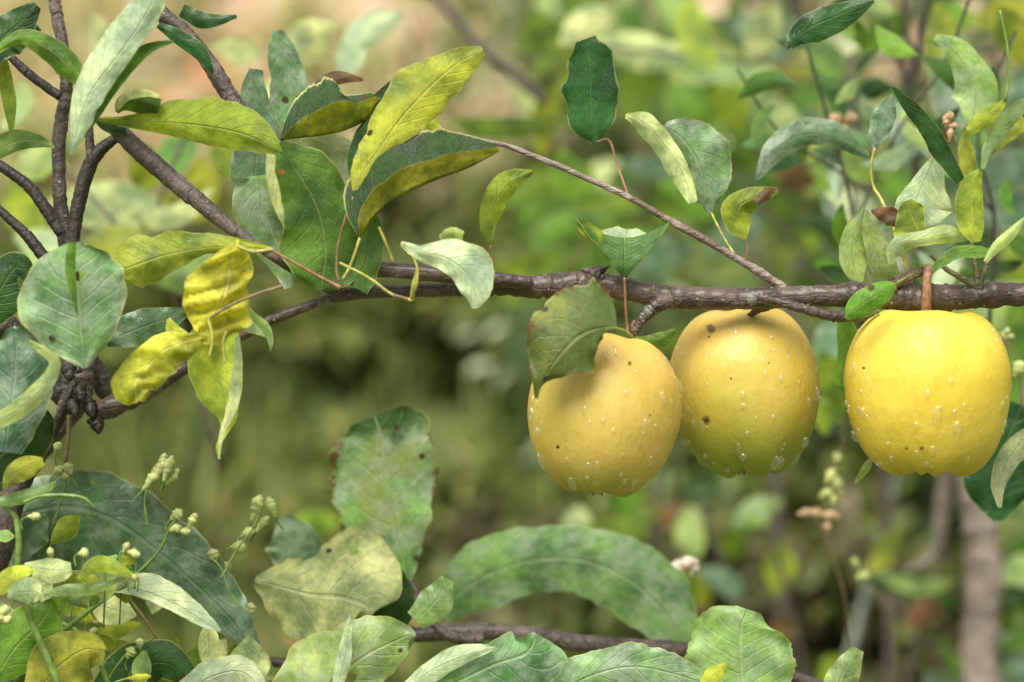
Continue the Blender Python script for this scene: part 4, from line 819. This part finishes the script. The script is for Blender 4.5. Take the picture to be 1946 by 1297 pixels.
LL(0.97, [(222, 214, 4, 4), (236, 196, 14, 16), (268, 192, 17, 22), (304, 202, 12, 14)], 'green', fl=.9, fr=.9, crump=.3, label='small rolled up leaf above the fork')
LL(0.965, [(222, 210, 3, 3), (240, 184, 8, 8), (275, 176, 6, 8), (302, 184, 3, 3)], 'cream', nu=8)
LL(0.975, [(188, 228, 4, 3), (255, 230, 12, 14), (325, 234, 40, 22), (400, 242, 52, 32), (470, 258, 44, 28), (535, 290, 8, 6)], 'olive', fl=.25, fr=.4, rip=.06, label='long olive leaf reaching right from the fork')
LL(0.98, [(178, 225, 3, 3), (205, 238, 12, 12), (240, 250, 4, 8)], 'dark', nu=8)
LL(0.94, [(162, 700, 4, 4), (156, 655, 62, 46), (152, 605, 100, 72), (148, 560, 104, 84), (144, 510, 78, 80), (146, 475, 34, 52), (148, 460, 6, 14)], 'glauc', fl=.22, fr=.3, rip=.05, ragged=.02, label='large round grey green leaf with a pale midrib')
LL(0.93, [(148, 600, 1, 1), (142, 560, 8, 4), (137, 510, 12, 6), (138, 463, 8, 6)], 'green', nu=6)
LL(1.0, [(-40, 620, 20, 20), (-5, 560, 45, 50), (30, 510, 30, 40), (60, 530, 10, 10)], 'dark')
LL(0.99, [(200, 650, 10, 10), (250, 630, 32, 28), (300, 612, 26, 30), (360, 590, 5, 5)], 'teal')
LL(0.95, [(10, 860, 30, 30), (20, 780, 70, 60), (30, 710, 74, 66), (30, 650, 40, 36), (20, 622, 8, 8)], 'teal', fl=.2, fr=.2, label='dusky green leaf cut by the left edge')
LL(0.94, [(54, 648, 3, 3), (84, 668, 8, 8), (102, 692, 12, 8), (84, 734, 14, 16), (40, 775, 16, 18), (-20, 812, 12, 12)], 'lgreen', nu=8, fl=.4, fr=.2)
LL(0.97, [(-40, 900, 30, 30), (20, 850, 60, 60), (70, 810, 40, 40), (98, 790, 10, 10)], 'dark')
LL(1.0, [(300, 48, 5, 5), (340, 72, 14, 12), (380, 102, 14, 12), (405, 140, 3, 3)], 'dark')
LL(1.03, [(345, 20, 12, 12), (390, 40, 14, 14), (450, 32, 3, 3)], 'dark')
LL(0.99, [(20, 40, 8, 8), (50, 40, 8, 8), (78, 60, 2, 2)], 'dark', nu=6)

# ------------------------------------------------------------------ lower apple branch
D = empty('apple_branch', P(900, 1200, 1.08), 'lower grey branch with insect bitten leaves along the bottom edge', 'branch')
def DT(pts, d=1.08, m=None, name='twig', **k): return tube(name, pts, d, m or BARK_G, D, **k)
def DL(*a, **k): return leaf(D, *a, **k)
DT([(420, 1275, 10), (500, 1258, 10), (600, 1262, 11), (690, 1215, 13), (800, 1206, 15), (900, 1200, 16), (1000, 1205, 16), (1100, 1222, 17), (1200, 1230, 16), (1275, 1232, 14), (1400, 1250, 12), (1600, 1320, 12)], name='limb', knots=.4)
DT([(780, 1100, 5, -20), (800, 1145, 6, -20), (826, 1188, 8, -24), (866, 1214, 10, -24), (918, 1214, 9, -16)], d=1.07)
DL(1.11, [(776, 1108, 4, 4), (765, 1060, 50, 34), (748, 1000, 84, 66), (738, 940, 98, 88), (730, 870, 90, 90), (722, 820, 76, 84), (712, 792, 50, 52)], 'spot', fl=.3, fr=.35, rip=.12, ragged=.08, pet=[(776, 1104, 9), (770, 1135, 5), (775, 1175, 4), (795, 1205, 4)], pmat=PET_Y, label='tall upright leaf with brown blotches and a dark crumpled top')
DL(1.055, [(484, 1104, 10, 10), (530, 1115, 44, 50), (590, 1130, 70, 85), (640, 1135, 110, 88), (690, 1150, 100, 60), (704, 1170, 10, 10)], 'cream', fl=.2, fr=.2, rip=.12, ragged=.16, label='cream green broken leaf with ragged lower edge')
DL(1.06, [(690, 1240, 30, 16), (684, 1165, 44, 26), (672, 1090, 40, 26), (645, 1012, 6, 10)], 'lgreen', ragged=.12)
DL(1.07, [(700, 1080, 10, 10), (730, 1110, 40, 40), (745, 1160, 40, 46), (740, 1215, 14, 14)], 'dark')
DL(1.17, [(835, 1165, 20, 24), (900, 1108, 56, 54), (985, 1072, 60, 58), (1080, 1062, 58, 56), (1170, 1088, 64, 62), (1250, 1150, 66, 60), (1325, 1255, 10, 10)], 'smooth', fl=.3, fr=.2, rip=.06, label='long arching leaf over the lower branch')
DL(1.15, [(550, 1100, 20, 20), (560, 1040, 50, 50), (540, 980, 10, 10)], 'teal')
DL(1.0, [(560, 1400, 40, 40), (620, 1310, 90, 80), (690, 1250, 70, 60), (760, 1215, 40, 30), (790, 1205, 5, 5)], 'lgreen', ragged=.08, label='light green leaf at the bottom edge under the spotted leaf')
DL(0.99, [(640, 1310, 10, 10), (655, 1250, 14, 12), (662, 1200, 8, 6), (668, 1165, 2, 2)], 'pale', nu=6)
DL(0.985, [(770, 1310, 10, 10), (820, 1275, 18, 20), (880, 1248, 22, 14), (942, 1230, 3, 3)], 'pale', label='pale narrow leaf lying over the bitten bottom leaf')
DL(0.99, [(780, 1330, 20, 20), (860, 1300, 50, 60), (940, 1262, 38, 90), (1000, 1240, 42, 90), (1020, 1205, 8, 26)], 'glauc', fl=.1, fr=.3, ragged=.08, serr=.02, label='grey green leaf with insect holes at the bottom centre')
DL(0.985, [(1050, 1330, 20, 20), (1110, 1290, 40, 50), (1190, 1268, 40, 50), (1270, 1278, 34, 40), (1370, 1310, 10, 20)], 'glauc', ragged=.1, serr=.03, label='grey green leaf rising from the bottom edge below the lower branch')
DL(1.02, [(1420, 1360, 60, 60), (1412, 1300, 96, 88), (1408, 1240, 92, 92), (1410, 1190, 78, 64), (1420, 1158, 20, 24)], 'lgreen', fl=.3, fr=.35, serr=.05, ragged=.05, label='round serrated light green leaf at the bottom')
DL(0.98, [(1330, 1320, 8, 8), (1355, 1285, 16, 16), (1380, 1262, 3, 3)], 'lime', nu=8)
DL(0.99, [(1580, 1340, 20, 20), (1600, 1285, 26, 30), (1628, 1232, 8, 14)], 'lgreen', label='pale green leaf tip poking up from the bottom edge')
DL(0.99, [(340, 1330, 20, 20), (400, 1288, 30, 30), (460, 1278, 26, 30), (505, 1320, 10, 10)], 'pale', label='pale rounded leaf poking up at the bottom left')
DL(1.03, [(790, 1180, 20, 20), (830, 1140, 30, 30), (850, 1100, 10, 10)], 'lgreen')

# ------------------------------------------------------------------ flowering vine, lower left
V = empty('vine', P(60, 1297, 0.98), 'vine with yellow green leaves and cream buds in the lower left corner', 'vine')
def VT(pts, d=0.98, m=None, name='stem', **k): return tube(name, [(p_[0], p_[1], p_[2] * .7, *p_[3:]) for p_ in pts], d, m or PET_G, V, **k)
def VL(*a, **k): return leaf(V, *a, **k)
def bud(x, y, l, w, ang, d, m, name='bud', par=None):
    a = R(ang); dx, dy = math.cos(a) * l / 2, -math.sin(a) * l / 2
    tube(name, [(x - dx * 1.3, y - dy * 1.3, w * .15), (x - dx * .7, y - dy * .7, w * .6), (x, y, w), (x + dx * .6, y + dy * .6, w * .8), (x + dx, y + dy, w * .25)], d, m, par or V, seg=10, per=5, bumps=.28)
    if par is None: tube('stalk', [(x - dx * 1.2, y - dy * 1.2, 1.6), (x - dx * 2.4 + 3, y - dy * 1.8 + 8, 1.8), (x - dx * 2.6 + 8, y + abs(dy) + 26, 2)], d + .003, PET_G, V, seg=6, bumps=.05, per=5)
VL(1.04, [(-30, 1010, 40, 60), (50, 975, 50, 110), (130, 962, 62, 120), (210, 985, 74, 116), (290, 1040, 72, 92), (370, 1110, 66, 62), (440, 1180, 38, 30), (500, 1265, 3, 3)], 'teal', fl=.15, fr=.2, rip=.10, rf=5, label='huge dusky leaf arching behind the vine in the lower left')
VL(0.99, [(150, 1130, 10, 3), (215, 1118, 22, 8), (275, 1125, 32, 12), (335, 1150, 30, 14), (385, 1180, 18, 10), (418, 1200, 3, 3)], 'pale', fl=.2, fr=-.3, ragged=.08, label='pale leaf with small holes over the huge dusky leaf')
VL(0.95, [(8, 928, 4, 4), (28, 902, 18, 18), (55, 885, 18, 20), (82, 876, 6, 8)], 'ygreen', label='small bright yellow green leaf at the left edge')
VL(0.955, [(-10, 958, 8, 6), (40, 948, 14, 10), (80, 935, 12, 10), (106, 916, 2, 2)], 'lgreen')
VT([(45, 955, 4), (80, 943, 5), (130, 942, 5), (160, 948, 5), (180, 965, 3)], d=0.95, name='tendril')
VT([(-10, 935, 6), (10, 965, 7), (30, 985, 8), (36, 1040, 9), (34, 1090, 9), (60, 1180, 9), (110, 1300, 9), (130, 1400, 9)], d=0.96)
VT([(240, 1110, 5), (170, 1160, 7), (110, 1210, 8), (60, 1260, 9), (20, 1310, 9)], d=0.99)
VT([(60, 1180, 8), (130, 1190, 7), (180, 1240, 7), (210, 1310, 8)], d=1.0)
VT([(310, 1250, 4), (290, 1200, 4), (255, 1150, 4), (230, 1120, 3)], d=1.04, m=PET_B)
VL(0.95, [(0, 1130, 5, 5), (20, 1105, 24, 14), (45, 1088, 14, 12), (64, 1086, 3, 3)], 'yellow', label='small yellow leaf among cream buds at the left edge')
VL(0.945, [(14, 1138, 4, 3), (36, 1128, 22, 16), (60, 1125, 26, 24), (76, 1130, 12, 14)], 'cream')
VL(0.96, [(46, 1075, 5, 5), (80, 1082, 18, 18), (112, 1084, 20, 22), (136, 1080, 10, 10)], 'cream')
VL(0.96, [(84, 1130, 3, 3), (125, 1122, 10, 12), (180, 1118, 8, 10), (242, 1096, 2, 2)], 'lgreen', nu=8)
VL(0.955, [(150, 1102, 5, 5), (175, 1078, 13, 12), (205, 1074, 14, 14), (250, 1094, 5, 5)], 'ygreen', label='curved yellow green leaf in the middle of the vine')
VL(0.97, [(60, 1330, 20, 20), (110, 1270, 55, 50), (160, 1235, 34, 50), (200, 1240, 10, 20)], 'lime')
VL(0.975, [(-10, 1290, 20, 20), (30, 1230, 50, 50), (80, 1180, 40, 40), (100, 1140, 5, 5)], 'green')
VL(0.98, [(-20, 1260, 10, 10), (0, 1215, 26, 30), (20, 1175, 5, 5)], 'olive')
VL(1.02, [(180, 1340, 20, 20), (240, 1290, 50, 40), (310, 1260, 40, 30), (380, 1310, 10, 10)], 'dark')
VL(1.03, [(40, 1060, 10, 10), (60, 1010, 34, 34), (90, 980, 6, 6)], 'teal')
for b in [(294, 902, 60, 11, 52, .98), (320, 888, 46, 10, 70, .98), (328, 905, 36, 9, 50, .985), (310, 878, 34, 9, 80, .985), (336, 978, 26, 10, 40, 1.0), (366, 988, 28, 9, 60, 1.0), (334, 1005, 24, 9, 20, 1.0), (352, 1010, 20, 8, 0, 1.0),
          (488, 962, 46, 12, 70, 1.05), (515, 962, 36, 10, 110, 1.06), (500, 995, 34, 9, 50, 1.05), (472, 1012, 24, 10, 30, 1.05), (455, 1040, 26, 13, 0, 1.04), (406, 1055, 24, 12, 110, 1.04), (428, 1080, 26, 11, 60, 1.05),
          (475, 1160, 28, 13, 70, 1.05), (248, 1240, 22, 10, 60, 1.0), (266, 1222, 18, 9, 90, 1.0), (66, 982, 24, 8, 0, .95), (160, 1052, 18, 11, 0, .96), (254, 1052, 26, 9, -20, .97), (240, 1040, 20, 8, 60, .97),
          (255, 1098, 14, 8, 0, .96), (96, 1050, 20, 7, 100, .97), (8, 1160, 26, 10, 20, .95), (-2, 1175, 24, 11, 90, .95), (14, 1178, 20, 9, 30, .95), (112, 895, 22, 10, 40, .99), (130, 890, 22, 10, 110, .99), (122, 905, 20, 9, 0, .99),
          (490, 1275, 40, 11, 10, 1.06), (190, 1180, 26, 10, 0, 1.05), (180, 1205, 26, 11, 80, 1.05), (200, 1230, 30, 12, 30, 1.05), (110, 850, 20, 9, 70, .99)]:
    bud(*b, BUD)
bud(265, 1288, 44, 7, 5, .97, LM['yellow']); bud(272, 1272, 24, 8, 0, 1.0, plain_mat('bud_rust', (.45, .12, .04)))
for pts in ([(280, 1000, 3), (275, 950, 3), (285, 920, 4)], [(250, 1100, 4), (300, 1050, 4), (325, 1000, 4), (340, 985, 3)], [(420, 1100, 2.5), (450, 1045, 2.5), (480, 1005, 2.5), (500, 960, 2.5)], [(400, 1060, 2), (420, 1080, 2), (440, 1130, 2), (475, 1165, 2)],
            [(200, 1300, 3), (225, 1262, 3), (250, 1235, 3), (290, 1215, 3)], [(160, 1055, 3), (158, 1075, 3), (170, 1100, 3)], [(95, 1050, 2), (90, 1090, 3), (80, 1110, 3)], [(128, 900, 3), (120, 940, 3), (100, 1000, 3)]):
    VT(pts, d=1.0, m=PET_G)
rv = random.Random(77)
for k in range(70):
    x, y = rv.uniform(-20, 520), rv.uniform(1120, 1310)
    if x > 300 and y < 1230: continue
    l = rv.uniform(50, 120); a_ = rv.uniform(0, 360); dx, dy = math.cos(a_) * l / 2, math.sin(a_) * l / 2; w_ = l * rv.uniform(.16, .3)
    VL(rv.uniform(.985, 1.08), [(x - dx, y - dy, 3, 3), (x - dx * .3, y - dy * .3, w_, w_), (x + dx * .4, y + dy * .4, w_ * .8, w_ * .8), (x + dx, y + dy, 2, 2)], rv.choice(['olive', 'green', 'lime', 'dark', 'lgreen', 'teal', 'cream', 'ygreen']), nu=6, fl=rv.uniform(-.3, .6), fr=rv.uniform(-.3, .6))
for k in range(12):
    x, y = rv.uniform(-10, 250), rv.uniform(1000, 1300)
    l = rv.uniform(40, 80); a_ = rv.uniform(0, 360); dx, dy = math.cos(a_) * l / 2, math.sin(a_) * l / 2; w_ = l * rv.uniform(.18, .3)
    VL(rv.uniform(.965, 1.02), [(x - dx, y - dy, 2, 2), (x - dx * .3, y - dy * .3, w_, w_), (x + dx * .4, y + dy * .4, w_ * .8, w_ * .8), (x + dx, y + dy, 2, 2)], rv.choice(['olive', 'lime', 'lgreen', 'cream', 'ygreen', 'green']), nu=6, fl=rv.uniform(-.3, .6), fr=rv.uniform(-.3, .6),
       pet=[(x + dx, y + dy, 2), (x + dx * 1.3 + 4, y + dy * 1.2 + 14, 2), (x + dx * 1.4, y + abs(dy) + 40, 2.5)])
# dry flower heads on thin weeds at lower right and upper right
def flower(label, d, buds, stems, m):
    e = empty('flower_stalk', P(*stems[0][0][:2], d), label, 'flower')
    for s in stems: tube('stem', [(p_[0] + (9 * math.sin(i_ * 2.1) if i_ < len(s) - 1 else 0), p_[1], p_[2] * .55) for i_, p_ in enumerate(s)], d, PET_B, e, seg=8)
    for b in buds: bud(*b, d, m, par=e, name='bud')
flower('peach flower buds on a thin stalk left of the background trunk', 1.3, [(1530, 975, 26, 9, 10), (1550, 975, 26, 10, 0), (1578, 980, 36, 10, -8), (1572, 1003, 22, 8, 90)], [[(1620, 1400, 3), (1600, 1150, 3), (1560, 985, 3), (1530, 976, 3)]], BUD_P)
flower('cream flower buds in a drooping cluster between the two right apples', 1.3, [(1591, 870, 22, 9, 90), (1578, 905, 30, 10, 60), (1592, 920, 30, 10, 110), (1570, 938, 24, 9, 30), (1584, 950, 22, 8, 80)], [[(1600, 800, 2.5), (1592, 870, 3), (1585, 910, 3), (1575, 950, 3)]], BUD)
flower('single cream bud on a weed near the bottom right', 1.35, [(1641, 1095, 24, 12, 20), (1625, 1070, 20, 7, 120)], [[(1700, 1400, 3), (1690, 1200, 3), (1660, 1110, 3), (1640, 1095, 3)]], BUD)
flower('pink white petals above the round serrated leaf', 1.2, [(1285, 1085, 52, 15, 55), (1308, 1070, 40, 12, 0), (1320, 1082, 24, 10, 60)], [[(1330, 1400, 4), (1320, 1200, 4), (1310, 1120, 4), (1300, 1080, 4)]], PETAL)
flower('knobbly cream seed head among the upper right leaves', 1.06, [(1803, 222, 22, 10, 30), (1798, 234, 18, 8, 90), (1810, 240, 20, 7, 0), (1806, 254, 26, 6, 80)], [[(1815, 330, 4), (1812, 280, 4), (1806, 245, 4)]], BUD_P)
flower('brown seed head behind the dusky arched leaf', 1.25, [(1588, 232, 34, 16, 60), (1617, 225, 26, 12, 10), (1600, 245, 26, 10, 0)], [[(1630, 420, 4), (1610, 300, 4), (1600, 240, 4)]], BUD_P)
flower('tiny white flower at the right edge beside the rightmost apple', 1.15, [(1912, 632, 20, 6, 60), (1918, 640, 20, 6, 0), (1906, 640, 20, 6, 120), (1936, 700, 30, 14, 60)], [[(1950, 900, 4), (1930, 720, 4), (1914, 640, 3)]], BUD)
